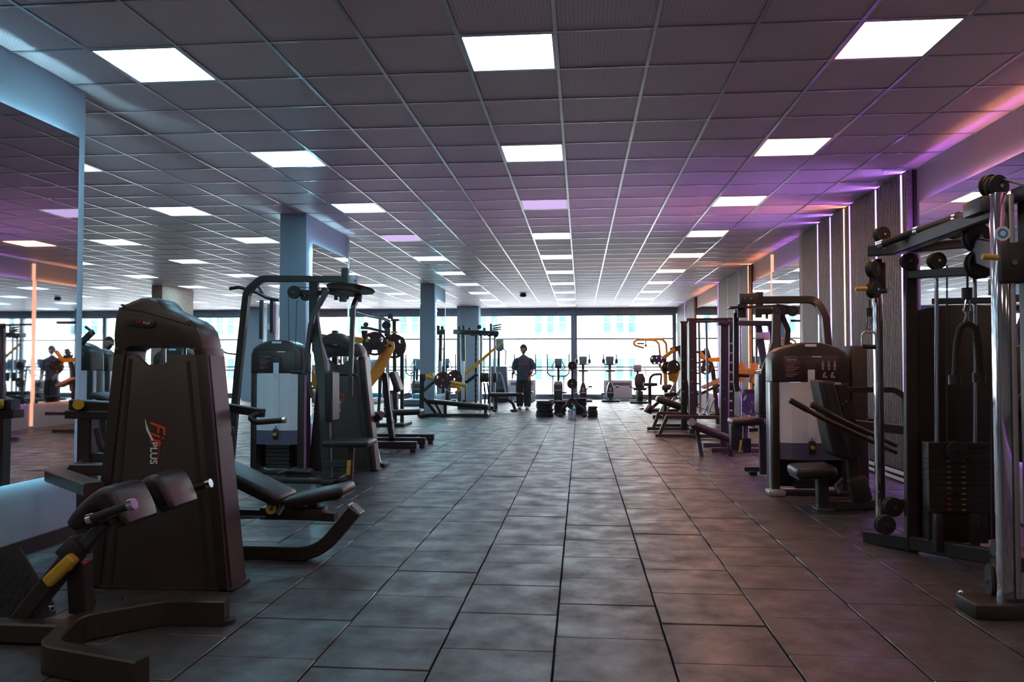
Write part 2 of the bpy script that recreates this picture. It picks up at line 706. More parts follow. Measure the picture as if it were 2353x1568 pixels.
# ------------------------------------------------------------------ ceiling
GX0, GY0, CT = -0.149, 4.66, 0.6
ceiling = struct(M().bb((LEFT - .3, FRONT - .3, CEIL + .035), (RW + .3, BACK + .3, CEIL + .3)).build('ceiling', 'wall_plain'))
lampcells = {}
lamp_cols = list(range(-29, 8, 4))           # left edges, in tiles from GX0: ... -5 (A), -1 (B), 3 (C)
for ci in range(-29, 4, 4):
    pass
cols = [-1 + 4 * k for k in range(-7, 2)]
rows = [4 * k for k in range(-3, 10)]
for c in cols:
    for r in rows:
        if r < 0 and c < -9:
            continue
        if c < -5 and r < 4 and False:
            continue
        lampcells[(c, r)] = True
tiles = []
i0, i1 = math.floor((LEFT - GX0) / CT), math.ceil((RW - GX0) / CT)
j0, j1 = math.floor((FRONT - GY0) / CT), math.ceil((BACK - GY0) / CT)
for i in range(i0, i1):
    for j in range(j0, j1):
        if (i, j) in lampcells:
            continue
        x, y = GX0 + CT * (i + .5), GY0 + CT * (j + .5)
        xa, xb = max(x - CT / 2, LEFT), min(x + CT / 2, RW + .05)
        ya, yb = max(y - CT / 2, FRONT), min(y + CT / 2, BACK)
        if xb - xa < 0.03 or yb - ya < 0.03:
            continue
        d = y * math.cos(R_(5.06)) - x * math.sin(R_(5.06))
        lat = x * math.cos(R_(5.06)) + y * math.sin(R_(5.06))
        vis = d > 4.0 and abs(lat / d) < 0.70 and xb - xa > .59 and yb - ya > .59
        tiles.append((d if vis else 99 + abs(d), x, y, xa, xb, ya, yb))
tiles.sort()
ct_ob = M().box((0, 0, 0.008), (CT - .024, CT - .024, 0.016), bev=0.003, seg=1).build('ceiling_panel', 'ceiling_tile', ceiling)
rest = M()
for n, (d, x, y, xa, xb, ya, yb) in enumerate(tiles):
    if n < 300 and d < 90:
        o = ct_ob if n == 0 else ct_ob.copy()
        if n:
            COL.objects.link(o)
        o.location = (x, y, CEIL + rt.uniform(0.0005, 0.003))
    else:
        rest.bb((xa + .015, ya + .015, CEIL + .003), (xb - .015, yb - .015, CEIL + .02))
o = rest.build('panel_field', 'ceiling_tile', ceiling, smooth=0)
o['kind'] = 'stuff'
for i in range(i0, i1 + 1):
    x = GX0 + CT * i
    if LEFT < x < RW:
        m = M().bb((x - .012, FRONT, CEIL - .004), (x + .012, BACK, CEIL + .002))
        m.bb((x - .003, FRONT, CEIL), (x + .003, BACK, CEIL + .035))
        m.build('grid_bar', 'tbar', ceiling, smooth=0)
for j in range(j0, j1 + 1):
    y = GY0 + CT * j
    if FRONT < y < BACK:
        m = M().bb((LEFT, y - .011, CEIL - .003), (RW, y + .011, CEIL + .003))
        m.build('grid_bar', 'tbar', ceiling, smooth=0)

ORD = ['first', 'second', 'third', 'fourth', 'fifth', 'sixth', 'seventh', 'eighth', 'ninth', 'tenth', 'eleventh', 'twelfth', 'thirteenth', 'fourteenth']
colname = {3: 'the row along the slatted wall', -1: 'the middle row over the aisle', -5: 'the row right of the piers',
           -9: 'the row just left of the piers', -13: 'the second row left of the piers',
           -17: 'the third row left of the piers', -21: 'the fourth row left of the piers',
           -25: 'the fifth row left of the piers', -29: 'the row farthest left'}
for c in cols:
    n = 0
    for r in rows:
        if (c, r) not in lampcells:
            continue
        x, y = GX0 + CT * (c + .5), GY0 + CT * (r + .5)
        if y > BACK - .2:
            continue
        lilac = (c, r) in ((-1, 8), (-5, 12))
        if r >= 0:
            lb = ('dim lilac' if lilac else ('warm white' if c == 3 else 'cool white')) + \
                ' square ceiling light, %s in %s' % (ORD[n], colname[c])
            n += 1
        else:
            lb = 'added ceiling fill light overhead, %s outside the frame in %s' % (ORD[-r // 4 - 1], colname[c])
        t = thing('ceiling_light', lb, 'ceiling light', (x, y, CEIL), 'square ceiling lights')
        m = M()
        a = CT / 2 - .012
        m.bb((x - a, y - a, CEIL - .004), (x + a, y - a + .012, CEIL + .02))
        m.bb((x - a, y + a - .012, CEIL - .004), (x + a, y + a, CEIL + .02))
        m.bb((x - a, y - a, CEIL - .004), (x - a + .012, y + a, CEIL + .02))
        m.bb((x + a - .012, y - a, CEIL - .004), (x + a, y + a, CEIL + .02))
        m.build('lamp_frame', 'tbar', t, smooth=0)
        a -= .012
        M().bb((x - a, y - a, CEIL + .001), (x + a, y + a, CEIL + .012)).build(
            'diffuser', 'lamp_lilac' if lilac else 'lamp_front_fill' if r < 0 else ('lamp_warm' if c == 3 else ('lamp_neutral' if c == -1 else 'lamp_cool')), t, smooth=0)

# ------------------------------------------------------------------ walls
struct(M().bb((LEFT - .3, FRONT - .3, 0), (RW + .3, FRONT, CEIL)).build('wall_front', 'wall_plain', smooth=0))
struct(M().bb((LEFT - .3, FRONT, 0), (LEFT, BACK, CEIL)).build('wall_left', 'wall_plain', smooth=0))
wall_right = struct(M().bb((RW, FRONT, 0), (RW + .3, BACK, CEIL)).build('wall_right', 'wall_plain', smooth=0))


def mirror_panel(parent, xw, side, y0, y1, led, led_ends=(True, True), z0=.49, z1=2.89, ledbot=True):
    """floating mirror in front of the wall plane xw, facing side (+1/-1 in x), LED strips hidden behind its edges"""
    xm = xw + side * .045
    M().bb((xw + side * .035, y0, z0), (xm, y1, z1)).build('mirror', 'mirror', parent, smooth=0)
    M().bb((xw, y0 + .14, z0 + .14), (xw + side * .035, y1 - .14, z1 - .14)).build('mirror_backing', 'slat_back', parent, smooth=0)
    i = .075
    xa, xb = xw + side * .002, xw + side * .010
    m = M().bb((xa, y0 + i, z1 - i - .012), (xb, y1 - i, z1 - i))
    if ledbot:
        m.bb((xa, y0 + i, z0 + i), (xb, y1 - i, z0 + i + .012))
    if led_ends[0]:
        m.bb((xa, y0 + i, z0 + i), (xb, y0 + i + .012, z1 - i))
    if led_ends[1]:
        m.bb((xa, y1 - i - .012, z0 + i), (xb, y1 - i, z1 - i))
    m.build('led_strip', led, parent, smooth=0)


# left-hand piers with mirrors (partition by the camera, then two columns)
PIERS = [(-4.6, 5.40, 'wall_pier_near'), (10.05, 11.9, 'wall_pier_middle'), (19.2, 20.6, 'wall_pier_far')]
for y0, y1, nm in PIERS:
    w = struct(M().bb((PX - .36, y0, 0), (PX, y1, CEIL)).build(nm, 'wall_paint', smooth=0))
    ya = max(y0 + .14, -1.0)
    mirror_panel(w, PX, 1, ya, y1 - .13, 'led_cyan')
    mirror_panel(w, PX - .36, -1, ya, y1 - .13, 'led_cyan')
    if y0 > 0:
        M().bb((PX - .002, y1 - .025, .0), (PX + .03, y1 + .004, CEIL - .02)).build('edge_trim', 'tbar', w, smooth=0)
    if y0 < 0:
        k = M().bb((PX, y0, 0), (PX + .02, y1, .10))
        k.build('skirting', 'black_steel', w, smooth=0)
# second line of piers further left
for y0, y1, nm in [(9.9, 11.6, 'wall_pier_left_middle'), (18.85, 20.45, 'wall_pier_left_far')]:
    w = struct(M().bb((-10.88, y0, 0), (-10.60, y1, CEIL)).build(nm, 'ash_wood', smooth=0))
    M().bb((-10.62, y0 + .04, 0), (-10.585, y0 + .55, CEIL - .38)).build('wood_cladding', 'orange_wood', w, smooth=0)
# column at the window
w = struct(M().bb((-4.28, 26.65, 0), (-3.52, 27.2, CEIL)).build('wall_column_window', 'wall_paint', smooth=0))
w = struct(M().bb((-12.0, 26.6, 0), (-11.2, 27.2, CEIL)).build('wall_column_window_left', 'wall_paint', smooth=0))

# right wall: mirrors and slatted bays
mirror_panel(wall_right, RW, -1, -1.0, 8.12, 'led_violet', (True, True))
mirror_panel(wall_right, RW, -1, 12.45, 14.18, 'led_violet', (True, True))
mirror_panel(wall_right, RW, -1, 14.30, 15.75, 'led_orange', (True, True))
M().bb((RW - .05, 14.22, .05), (RW - .004, 14.26, CEIL - .05)).build('led_strip', 'led_pink', wall_right, smooth=0)
mirror_panel(wall_right, RW, -1, 19.75, 23.3, 'led_orange', (True, True))
# second, warmer strip set nearer the mirror edge
for (ya, yb, led) in [(1.0, 7.2, 'led_orange'), (14.4, 15.6, 'led_orange'), (20.0, 23.0, 'led_orange')]:
    M().bb((RW - .010, ya, 2.89 - .052), (RW - .002, yb, 2.89 - .044)).build('led_strip', led, wall_right, smooth=0)


def slat_bay(y0, y1, leds):
    """slats in runs between recessed vertical LED strips; leds: (y, material)"""
    M().bb((RW - .03, y0, 0), (RW, y1, CEIL - .01)).build('slat_backing', 'slat_back', wall_right, smooth=0)
    ys = [y0] + [l[0] for l in leds] + [y1]
    for a, b in zip(ys[:-1], ys[1:]):
        m = M()
        n = max(1, int((b - a - .05) / .042))
        p = (b - a - .05) / n
        for k in range(n):
            y = a + .025 + p * (k + .5)
            m.bb((RW - .085, y - p * .29, .14), (RW - .028, y + p * .29, CEIL - .012))
        o = m.build('slat_run', 'slat', wall_right, smooth=0)
        o['kind'] = 'stuff'
    for y, led in leds:
        M().bb((RW - .045, y - .009, .05), (RW - .035, y + .009, CEIL - .015)).build('led_strip', led, wall_right, smooth=0)
        m = M()
        for s in (-1, 1):
            m.bb((RW - .085, y + s * .024 - .004, .05), (RW - .03, y + s * .024 + .004, CEIL - .02))
        m.build('led_channel', 'tbar', wall_right, smooth=0)


slat_bay(8.28, 12.32, [(8.46, 'led_white'), (9.17, 'led_white'), (10.04, 'led_violet'), (10.25, 'led_orange_cove'), (10.8, 'led_white'), (11.36, 'led_white'), (12.2, 'led_pink')])
slat_bay(15.9, 19.6, [(15.98, 'led_orange_cove'), (16.9, 'led_pink'), (18.2, 'led_pink'), (19.45, 'led_violet')])
slat_bay(23.5, 27.6, [(23.62, 'led_pink'), (25.6, 'led_violet')])
tr = struct(M().bb((RW - .10, 8.28, .02), (RW - .085, 12.3, .055), bev=.004).bb((RW - .10, 8.28, .085), (RW - .085, 12.3, .125), bev=.004).build('baseboard_right', 'radiator', smooth=0))

# ------------------------------------------------------------------ window wall
wb = struct(M().bb((LEFT, BACK - .02, 0), (RW, BACK + .2, .10)).build('wall_back', 'frame_metal', smooth=0))
M().bb((LEFT, BACK - .12, 3.05), (RW, BACK + .2, CEIL), bev=.01).build('head_beam', 'frame_metal', wb, smooth=0)
m = M()
for k in range(30):
    m.cyl((RW - .6 - k * .75, BACK - .121, 3.12), (RW - .6 - k * .75, BACK - .15, 3.12), .022, n=10)
m.build('shutter_bolt', 'grey_steel', wb)
MULL = [-0.24 + 3.55 * k for k in range(1, -6, -1)]
for n, x in enumerate(MULL):
    struct(M().bb((x - (.11 if n == 1 else .06), BACK - .06, .1), (x + (.11 if n == 1 else .06), BACK + .1, 3.05)).build('trim_%d' % (n + 1), 'frame_metal', smooth=0))
edges = [RW + 0.0] + MULL + [LEFT]
n = 0
for a, b in zip(edges[:-1], edges[1:]):
    if a - b < .3:
        continue
    n += 1
    fr = M()
    for z, h in ((2.17, .025), (.13, .05), (3.03, .03)):
        fr.bb((b, BACK - .02, z - h), (a, BACK + .05, z + h))
    wf = struct(fr.build('window_%d' % n, 'frame_metal', smooth=0))
    M().bb((b + .02, BACK + .01, .15), (a - .02, BACK + .018, 2.15)).build('pane', 'window_glass', wf, smooth=0)
    M().bb((b + .02, BACK + .01, 2.19), (a - .02, BACK + .018, 3.02)).build('pane', 'window_glass', wf, smooth=0)
    M().cyl((b, BACK - .10, 1.16), (a, BACK - .10, 1.16), .022, n=8).cyl((b, BACK - .10, 1.04), (a, BACK - .10, 1.04), .022, n=8).build('guard_rail', 'frame_metal', wf)

# ------------------------------------------------------------------ outside: street and the building opposite
g = struct(M().bb((-60, BACK + .2, -.3), (50, 52, -.1)).build('ground', 'pavement', smooth=0))
bd = thing('building', 'white building with narrow blue windows seen through the window wall', 'building', (0, 50, -.1))
M().bb((-60, 50, -.1), (50, 51, 11)).build('facade', 'facade', bd, smooth=0)
xs = []
x0 = (1230 - 1335) / 1785 * 50
for k in range(-11, 9):
    gx = x0 + k * 4.42
    for fz in (0, 1, 2):
        zc = 1.25 - 0.25 + fz * 3.0 - .05
        for q in range(3):
            a = gx + q * .78
            f = M()
            f.bb((a - .05, 49.97, zc - .72), (a + .50, 50.02, zc + .75))
            wo = f.build('window', 'facade', bd, smooth=0)
            M().bb((a, 49.955, zc - .66), (a + .45, 49.965, zc + .69)).build('pane', 'pane_blue', wo, smooth=0)
            M().bb((a, 49.94, zc - .02), (a + .45, 49.95, zc + .02)).build('sash_bar', 'facade', wo, smooth=0)

# ------------------------------------------------------------------ shared machine pieces
def rot_from(xaxis, yaxis=None):
    x = Vector(xaxis).normalized()
    y = Vector(yaxis if yaxis is not None else (0, 1, 0))
    y = (y - x * y.dot(x)).normalized()
    z = x.cross(y)
    return Matrix((x, y, z)).transposed()


def pad(name, p0, p1, width, th, root, material='leather', across=(0, 1, 0), bev=None, drop=True):
    """upholstered pad whose top runs from p0 to p1, width along across"""
    p0, p1 = Vector(p0), Vector(p1)
    x = (p1 - p0)
    rot = rot_from(x, across)
    z = rot @ Vector((0, 0, 1))
    c = (p0 + p1) / 2 - z * th / 2 * (1 if drop else 0)
    b = bev if bev else th * .42
    o = M().box(c, (x.length, width, th), rot, bev=b, seg=4).build(name, material, root)
    c2 = (p0 + p1) / 2 - z * (th * .98 if drop else th * .48)
    M().box(c2, (x.length * .9, width * .86, .014), rot).build('pad_board', 'black_plastic', o if o.parent and not o.parent.parent else root, smooth=0)
    return o


def tube(name, pts, w, h, root, material='black_steel', fil=0.0, ref=(0, 1, 0)):
    return M().path(pts, w, h, fil=fil, ref=ref).build(name, material, root)


def rod(name, pts, r, root, material='chrome', fil=0.0, ref=(0, 1, 0)):
    return M().path(pts, r, None, fil=fil, ref=ref, n=12).build(name, material, root)


def pulley(root, c, r, axis, material='rubber', th=.05):
    c, t = Vector(c), Vector(axis).normalized()
    h = th / 2
    o = M().lathe([(r * .2, -h), (r * .96, -h), (r, -h * .8), (r, -h * .45), (r * .86, -h * .1), (r * .86, h * .1), (r, h * .45), (r, h * .8), (r * .96, h), (r * .2, h)], c, t, n=32).build('pulley', material, root)
    m = M().cyl(c - t * (h + .012), c + t * (h + .012), r * .17, n=14)
    m.build('axle_bolt', 'chrome', o)
    return o


def bolts(root, pts, axis, r=.009, material='chrome'):
    t = Vector(axis).normalized()
    o = None
    for p in pts:
        p = Vector(p)
        o = M().cyl(p - t * .008, p + t * .008, r, n=8).build('bolt', material, root)
    return o


def sel_tower(root, xc, yF, w=.70, d=.30, h=1.48, heading=None, knob='yellow_knob', side=1, picto=False):
    """selectorised weight tower: moulded header, milk-white shield, side uprights, weight strip"""
    x0, x1 = xc - w / 2, xc + w / 2
    zh = h - .38
    out = [(-w / 2, zh), (w / 2, zh), (w / 2, h - .16), (w / 2 - .03, h - .09), (w / 2 - .09, h - .05), (w / 4, h - .02), (w / 8, h), (-w / 8, h), (-w / 4, h - .02), (-w / 2 + .09, h - .05), (-w / 2 + .03, h - .09), (-w / 2, h - .16)]
    hd = M().prism(out, (xc, yF + d / 2, 0), (1, 0, 0), (0, 0, 1), d, bev=.03, seg=3).build('header_shell', 'shroud', root)
    pl = M().bb((xc - w * .36, yF - .006, zh + .01), (xc + w * .36, yF + .012, h - .13), bev=.005).build('instruction_plate', 'panel_print', hd)
    M().bb((xc - .055, yF - .012, h - .045), (xc + .055, yF + .03, h - .018), bev=.008).build('badge', 'white_print', hd)
    # print on the plate
    m = M()
    for k in range(9):
        if k in (1, 6):
            continue
        ww = .13 - .03 * ((k * 7) % 3)
        m.bb((xc - w * .32, yF - .0075, h - .19 - k * .017), (xc - w * .32 + ww, yF - .006, h - .185 - k * .017))
    m.build('printed_lines', 'grey_print', hd, smooth=0)
    m = M()
    for k in (1, 6):
        m.bb((xc - w * .32, yF - .0075, h - .19 - k * .017), (xc - w * .32 + .12, yF - .006, h - .185 - k * .017))
    m.prism([(0, 0), (.03, .012), (.045, .013), (.012, -.002)], (xc - .03, yF - .007, h - .14), (1, 0, 0), (0, 0, 1), .002)
    m.build('red_lines', 'red_print', hd, smooth=0)
    M().bb((xc + .012, yF - .0085, h - .141), (xc + .10, yF - .006, h - .130)).build('brand_print', 'white_print', hd, smooth=0)
    if heading:
        lettering('heading_lettering', heading, .022, (xc - w * .32, yF - .0085, h - .172), (1, 0, 0), (0, 0, 1), 'white_print', hd)
    if picto:
        m = M()
        for i in range(3):
            px = xc + .11 + i * .055
            m.cyl((px, yF - .008, h - .185), (px, yF - .005, h - .185), .010, n=10)
            m.bb((px - .012, yF - .008, h - .235), (px + .012, yF - .005, h - .198))
            m.bb((px - .008, yF - .008, h - .265), (px + .008, yF - .005, h - .238))
        for i in range(2):
            px = xc + .125 + i * .075
            m.prism([(-.02, -.02), (.02, -.025), (.025, -.012), (.0, .0), (.012, .03), (-.006, .032), (-.018, .005)], (px, yF - .0065, h - .315), (1, 0, 0), (0, 0, 1), .003)
        m.build('exercise_pictogram', 'grey_print', hd, smooth=0)
    # slot, white weight strip
    M().bb((xc - .045, yF - .010, zh + .0), (xc + .045, yF + .0, h - .20), bev=.004).build('slot', 'black_plastic', hd)
    M().bb((xc - .032, yF - .016, .55), (xc + .032, yF - .008, h - .26)).build('weight_scale', 'white_print', root, smooth=0)
    m = M()
    for k in range(3):
        m.path([(xc - .028, yF - .017, zh - .01 - k * .02), (xc + .02, yF - .017, zh - .03 - k * .02)], .006, .002, ref=(0, 1, 0))
    m.build('scale_logo', 'red_print', root, smooth=0)
    # shield: three facets
    a = w * .40
    m = M()
    for (xa, ya, xb, yb) in ((-a, .03, -a * .62, .0), (-a * .62, 0, a * .62, 0), (a * .62, 0, a, .03)):
        o = len(m.v)
        m.add([(xc + xa, yF + ya, .50), (xc + xb, yF + yb, .50), (xc + xb, yF + yb, zh), (xc + xa, yF + ya, zh), (xc + xa, yF + ya + .01, .50), (xc + xb, yF + yb + .01, .50), (xc + xb, yF + yb + .01, zh), (xc + xa, yF + ya + .01, zh)],
              [[0, 1, 2, 3], [7, 6, 5, 4], [0, 4, 5, 1], [3, 2, 6, 7], [0, 3, 7, 4], [1, 5, 6, 2]])
    m.build('front_shield', 'milk_plastic', root, smooth=0)
    m = M()
    for (xa, ya, xb, yb) in ((-a, .03, -a * .62, .0), (-a * .62, 0, a * .62, 0), (a * .62, 0, a, .03)):
        m.add([(xc + xa, yF + ya, .34), (xc + xb, yF + yb, .34), (xc + xb, yF + yb, .50), (xc + xa, yF + ya, .50), (xc + xa, yF + ya + .01, .34), (xc + xb, yF + yb + .01, .34), (xc + xb, yF + yb + .01, .50), (xc + xa, yF + ya + .01, .50)],
              [[0, 1, 2, 3], [7, 6, 5, 4], [0, 4, 5, 1], [3, 2, 6, 7], [0, 3, 7, 4], [1, 5, 6, 2]])
    m.build('shield_silhouette', 'milk_silhouette', root, smooth=0)  # darker foot paints the weight stack's silhouette showing through the milky plastic
    # weight plates behind the shield foot
    m = M()
    for k in range(6):
        m.bb((xc - .14, yF + .05, .06 + k * .046), (xc + .14, yF + .16, .10 + k * .046), bev=.004, seg=1)
    m.build('weight_stack', 'black_steel', root)
    M().cyl((xc + .0, yF - .05, .46), (xc, yF + .02, .46), .018).build('selector_pin', knob, root)
    rod('selector_cable', [(xc, yF - .012, .46), (xc, yF - .012, h - .28)], .004, root, 'cable')
    M().bb((xc - .03, yF - .02, .40), (xc + .03, yF + .0, .52), bev=.006).build('selector_block', 'black_plastic', root)
    # uprights and foot
    for s in (-1, 1):
        xs = xc + s * (w / 2 - .035)
        M().bb((xs - .035, yF + .02, 0), (xs + .035, yF + d - .02, zh + .02), bev=.012).build('upright', 'black_steel', root)
        M().bb((xc + s * w / 2 - .012, yF + .05, .02), (xc + s * w / 2 + .004, yF + .12, zh), bev=.004).build('trim_strip', 'silver_paint', root)
    M().bb((x0 + .05, yF + d - .06, .05), (x1 - .05, yF + d - .02, .46), bev=.01).build('rear_panel', 'black_plastic', root)
    M().bb((x0 - .03, yF + .0, 0), (x1 + .03, yF + .07, .05), bev=.012).build('foot_beam', 'black_steel', root)
    return hd


def fit_tower(root, dx=0.0, dy=0.0):
    """tall moulded rear shroud with lettering, facing the camera; drawn at the first machine, moved by dx, dy"""
    Y = 4.15 + dy
    off = Vector((dx, dy, 0))

    def Q(px, py):
        return W(px, py, 4.15) + off
    depth = .22
    yb = Y + depth

    def prism_px(pts, y0, y1, bev=0.0):
        ps = [Q(*p) for p in pts]
        o = Vector((0, (y0 + y1) / 2, 0))
        return M().prism([(p.x, p.z) for p in ps], o, (1, 0, 0), (0, 0, 1), abs(y1 - y0), bev=bev)
    # rear cover with the dip in its top edge
    prism_px([(282, 815), (240, 1050), (206, 1352), (206, 1366), (510, 1366), (500, 1250), (474, 1000), (447, 815), (400, 815), (385, 826), (372, 838), (335, 838), (322, 826), (310, 815)], Y + .012, Y + .035, .006).build('rear_cover', 'shroud', root)
    # raised ribs on the cover
    m = M()
    for a, b in (((297, 825), (250, 1355)), ((430, 830), (478, 1355))):
        m.path([Q(*a) + Vector((0, .012, 0)), Q(*b) + Vector((0, .012, 0))], .02, .012, ref=(1, 0, 0))
    m.build('cover_rib', 'black_plastic', root)
    # side frames
    for (a, b, c, d2), mt in ((((447, 800), (487, 800), (524, 1366), (502, 1366)), 'black_steel'), (((262, 800), (284, 800), (226, 1366), (203, 1366)), 'black_steel')):
        prism_px([(a[0] if isinstance(a, tuple) else a, 0) for a in ()] or [a, (a[0] + 26, a[1]), (c[0], c[1]), d2], Y, yb, .006).build('side_frame', mt, root)
    o = [Q(474, 818), Q(526, 1366)]
    M().path([Vector((o[0].x, Y + depth / 2 + .01, o[0].z)), Vector((o[1].x, Y + depth / 2 + .01, .0))], depth - .04, .012, ref=(0, 1, 0)).build('side_trim', 'brown_steel', root)
    # cap
    cap = [(262, 818), (260, 770), (264, 730), (271, 708), (285, 699), (306, 690), (322, 684), (341, 683), (358, 688), (368, 697), (376, 708), (400, 720), (433, 735), (450, 747), (460, 762), (466, 785), (470, 818), (446, 818), (441, 806), (428, 799), (300, 799), (288, 806), (284, 818)]
    c = prism_px(cap, Y - .01, yb + .02, .028).build('cap', 'shroud', root)
    m = M().path([Q(276, 708) + Vector((0, -.012, 0)), Q(330, 716) + Vector((0, -.012, 0)), Q(440, 748) + Vector((0, -.012, 0))], .004, .006, ref=(0, 1, 0))
    m.build('cap_seam', 'black_plastic', c)
    bolts(c, [Q(285, 702) + Vector((0, -.012, 0)), Q(432, 737) + Vector((0, -.012, 0)), Q(274, 801) + Vector((0, -.012, 0)), Q(449, 803) + Vector((0, -.012, 0))], (0, 1, 0), .007)
    # oval badge
    o = Q(327, 742) + Vector((0, -.014, 0))
    ov = [(.085 * math.cos(t) * (1 if abs(math.cos(t)) < .7 else 1), .026 * math.sin(t)) for t in [2 * math.pi * k / 24 for k in range(24)]]
    tilt = Vector((1, 0, -.08)).normalized()
    tup = Vector((.08, 0, 1)).normalized()
    ov = [(max(-.06, min(.06, .085 * math.cos(t))) + .024 * math.cos(t), .027 * math.sin(t)) for t in [2 * math.pi * k / 28 for k in range(28)]]
    b = M().prism(ov, o, tilt, tup, .012, bev=.003).build('badge', 'black_plastic', c)
    lettering('badge_lettering', 'FIT', .026, o + tilt * -.026 + tup * -.006 + Vector((0, -.008, 0)), tilt, tup, 'red_print', c, shear=.3)
    lettering('badge_lettering', 'PLUS', .019, o + tilt * .016 + tup * -.006 + Vector((0, -.008, 0)), tilt, tup, 'white_print', c)
    # vertical lettering, read from top to bottom
    ux, uy = (0, 0, -1), (1, 0, 0)
    lettering('logo_lettering', 'Fit', .128, Q(344, 966) + Vector((0, .009, 0)), ux, uy, 'orange_print', root, shear=.35)
    lettering('logo_lettering', 'PLUS', .058, Q(344, 1016) + Vector((0, .009, 0)), ux, uy, 'white_print', root, bold=.0012)
    sw = [Q(331, 964), Q(340, 990), Q(352, 1014), Q(346, 1012), Q(334, 988)]
    M().prism([(p.x, p.z) for p in sw], (0, Y + .009, 0), (1, 0, 0), (0, 0, 1), .003).build('logo_swoosh', 'white_print', root, smooth=0)
    M().path([Q(368, 1010) + Vector((0, .009, 0)), Q(362, 1052) + Vector((0, .009, 0))], .003, .003).build('logo_underline', 'orange_print', root)
    # guide rods and stack behind the cover
    for px in (350, 398):
        rod('guide_rod', [Q(px, 1300) + Vector((0, .12, 0)), Q(px, 790) + Vector((0, .12, 0))], .013, root)
    m = M()
    for k in range(14):
        z = .08 + k * .05
        m.bb((Q(300, 900).x, Y + .06, z), (Q(440, 900).x, Y + .17, z + .045), bev=.004, seg=1)
    m.build('weight_stack', 'black_steel', root)
    # foot
    M().bb((Q(203, 1366).x - .02, Y, 0), (Q(536, 1366).x, yb, .018), bev=.004).build('foot_plate', 'black_steel', root)


# ------------------------------------------------------------------ foreground bench machine with the lettered tower
r = thing('bench_weight_machine', 'large black weight machine with vertical red and white lettering, nearest on the left', 'gym machine', (-2.3, 4.4, 0))
fit_tower(r)
# floor beam that sweeps up at its end
tube('base_tube', [(-2.9, 4.86, .05), (-1.66, 4.86, .05), W(822, 1168, 4.86)], .10, .085, r, fil=.30)
M().box(W(816, 1172, 4.86) + Vector((.004, 0, .008)), (.10, .105, .012), rot_from(W(822, 1168, 4.86) - W(740, 1290, 4.86)) @ Matrix.Rotation(R_(90), 3, 'Y')).build('end_cap', 'silver_paint', r)
tube('slide_rail', [(-2.9, 4.86, .315), W(772, 1188, 4.86)], .08, .05, r)
rod('rail_rod', [W(522, 1190, 4.80), W(612, 1188, 4.80)], .012, r)
M().bb(W(612, 1160, 4.92), W(740, 1198, 4.80), bev=.01).build('carriage', 'black_steel', r)
tube('seat_post', [W(722, 1190, 4.86), W(722, 1135, 4.86)], .07, .06, r)
tube('back_post', [W(628, 1180, 4.86), W(630, 1140, 4.86)], .07, .07, r)
M().cyl(W(623, 1170, 4.80), W(623, 1170, 4.76), .034).build('pivot_knob', 'yellow_knob', r)
M().cyl(W(623, 1170, 4.81), W(623, 1170, 4.755), .012).build('pivot_bolt', 'black_steel', r)
rod('spring', [W(640, 1182, 4.78), W(652, 1160, 4.78), W(668, 1146, 4.78)], .016, r, 'chrome')
rod('adjust_lever', [W(752, 1150, 4.78), W(775, 1152, 4.78), W(786, 1142, 4.78)], .010, r, 'chrome')
pad('back_pad', W(470, 1038, 4.86), W(668, 1135, 4.86), .30, .075, r)
pad('seat_pad', W(666, 1140, 4.86), W(800, 1110, 4.86), .30, .065, r)
M().path([W(478, 1066, 4.86), W(648, 1148, 4.86)], .06, .05).build('pad_beam', 'black_steel', r)
tube('rear_brace', [W(540, 1170, 5.15), W(500, 1060, 5.15), W(470, 1050, 5.15)], .05, .05, r, 'grey_steel')
# press arms
tube('press_arm', [W(470, 928, 4.55), W(530, 938, 4.55), W(604, 950, 4.5)], .05, .05, r, fil=.1)
rod('grip', [W(604, 948, 4.5), W(570, 960, 4.45), W(590, 971, 4.42), W(655, 966, 4.42)], .016, r, 'rubber', fil=.04)
M().cyl(W(650, 966, 4.42), W(657, 965.5, 4.42), .018).build('grip_cap', 'chrome', r)
rod('grip', [W(500, 1006, 4.35), W(530, 1000, 4.35), W(533, 985, 4.4), W(495, 980, 4.5)], .017, r, 'rubber', fil=.04)
# frame on the wall side
tube('cross_tube', [W(168, 930, 4.95), W(300, 938, 4.95)], .09, .07, r)
tube('cross_tube', [W(160, 952, 4.95), W(300, 955, 4.95)], .10, .055, r, 'black_steel')
M().cyl(W(180, 930, 4.91), W(180, 930, 4.86), .034).build('pivot_knob', 'yellow_knob', r)
tube('side_post', [(W(202, 1000, 4.95).x, 4.95, 0), W(202, 950, 4.95)], .09, .10, r)
tube('side_link', [W(195, 1052, 4.95), W(300, 1052, 4.95)], .06, .06, r)
bolts(r, [W(186, 1062, 4.9)], (0, 1, 0), .014)
rod('side_strap', [W(222, 985, 4.9), W(230, 1020, 4.9), W(246, 1040, 4.9)], .02, r, 'rubber', fil=.05)
M().path([W(250, 1078, 4.7), W(140, 1078, 4.55), W(126, 1092, 4.35), W(216, 1124, 4.05)], .07, .11, fil=.06, ref=(0, 0, 1)).build('guard_frame', 'brown_steel', r)

# ------------------------------------------------------------------ back extension bench in the corner
r = thing('back_extension_bench', 'black back extension bench with two rolled thigh pads and chrome-tipped handles', 'gym bench', (-2.3, 3.4, 0))
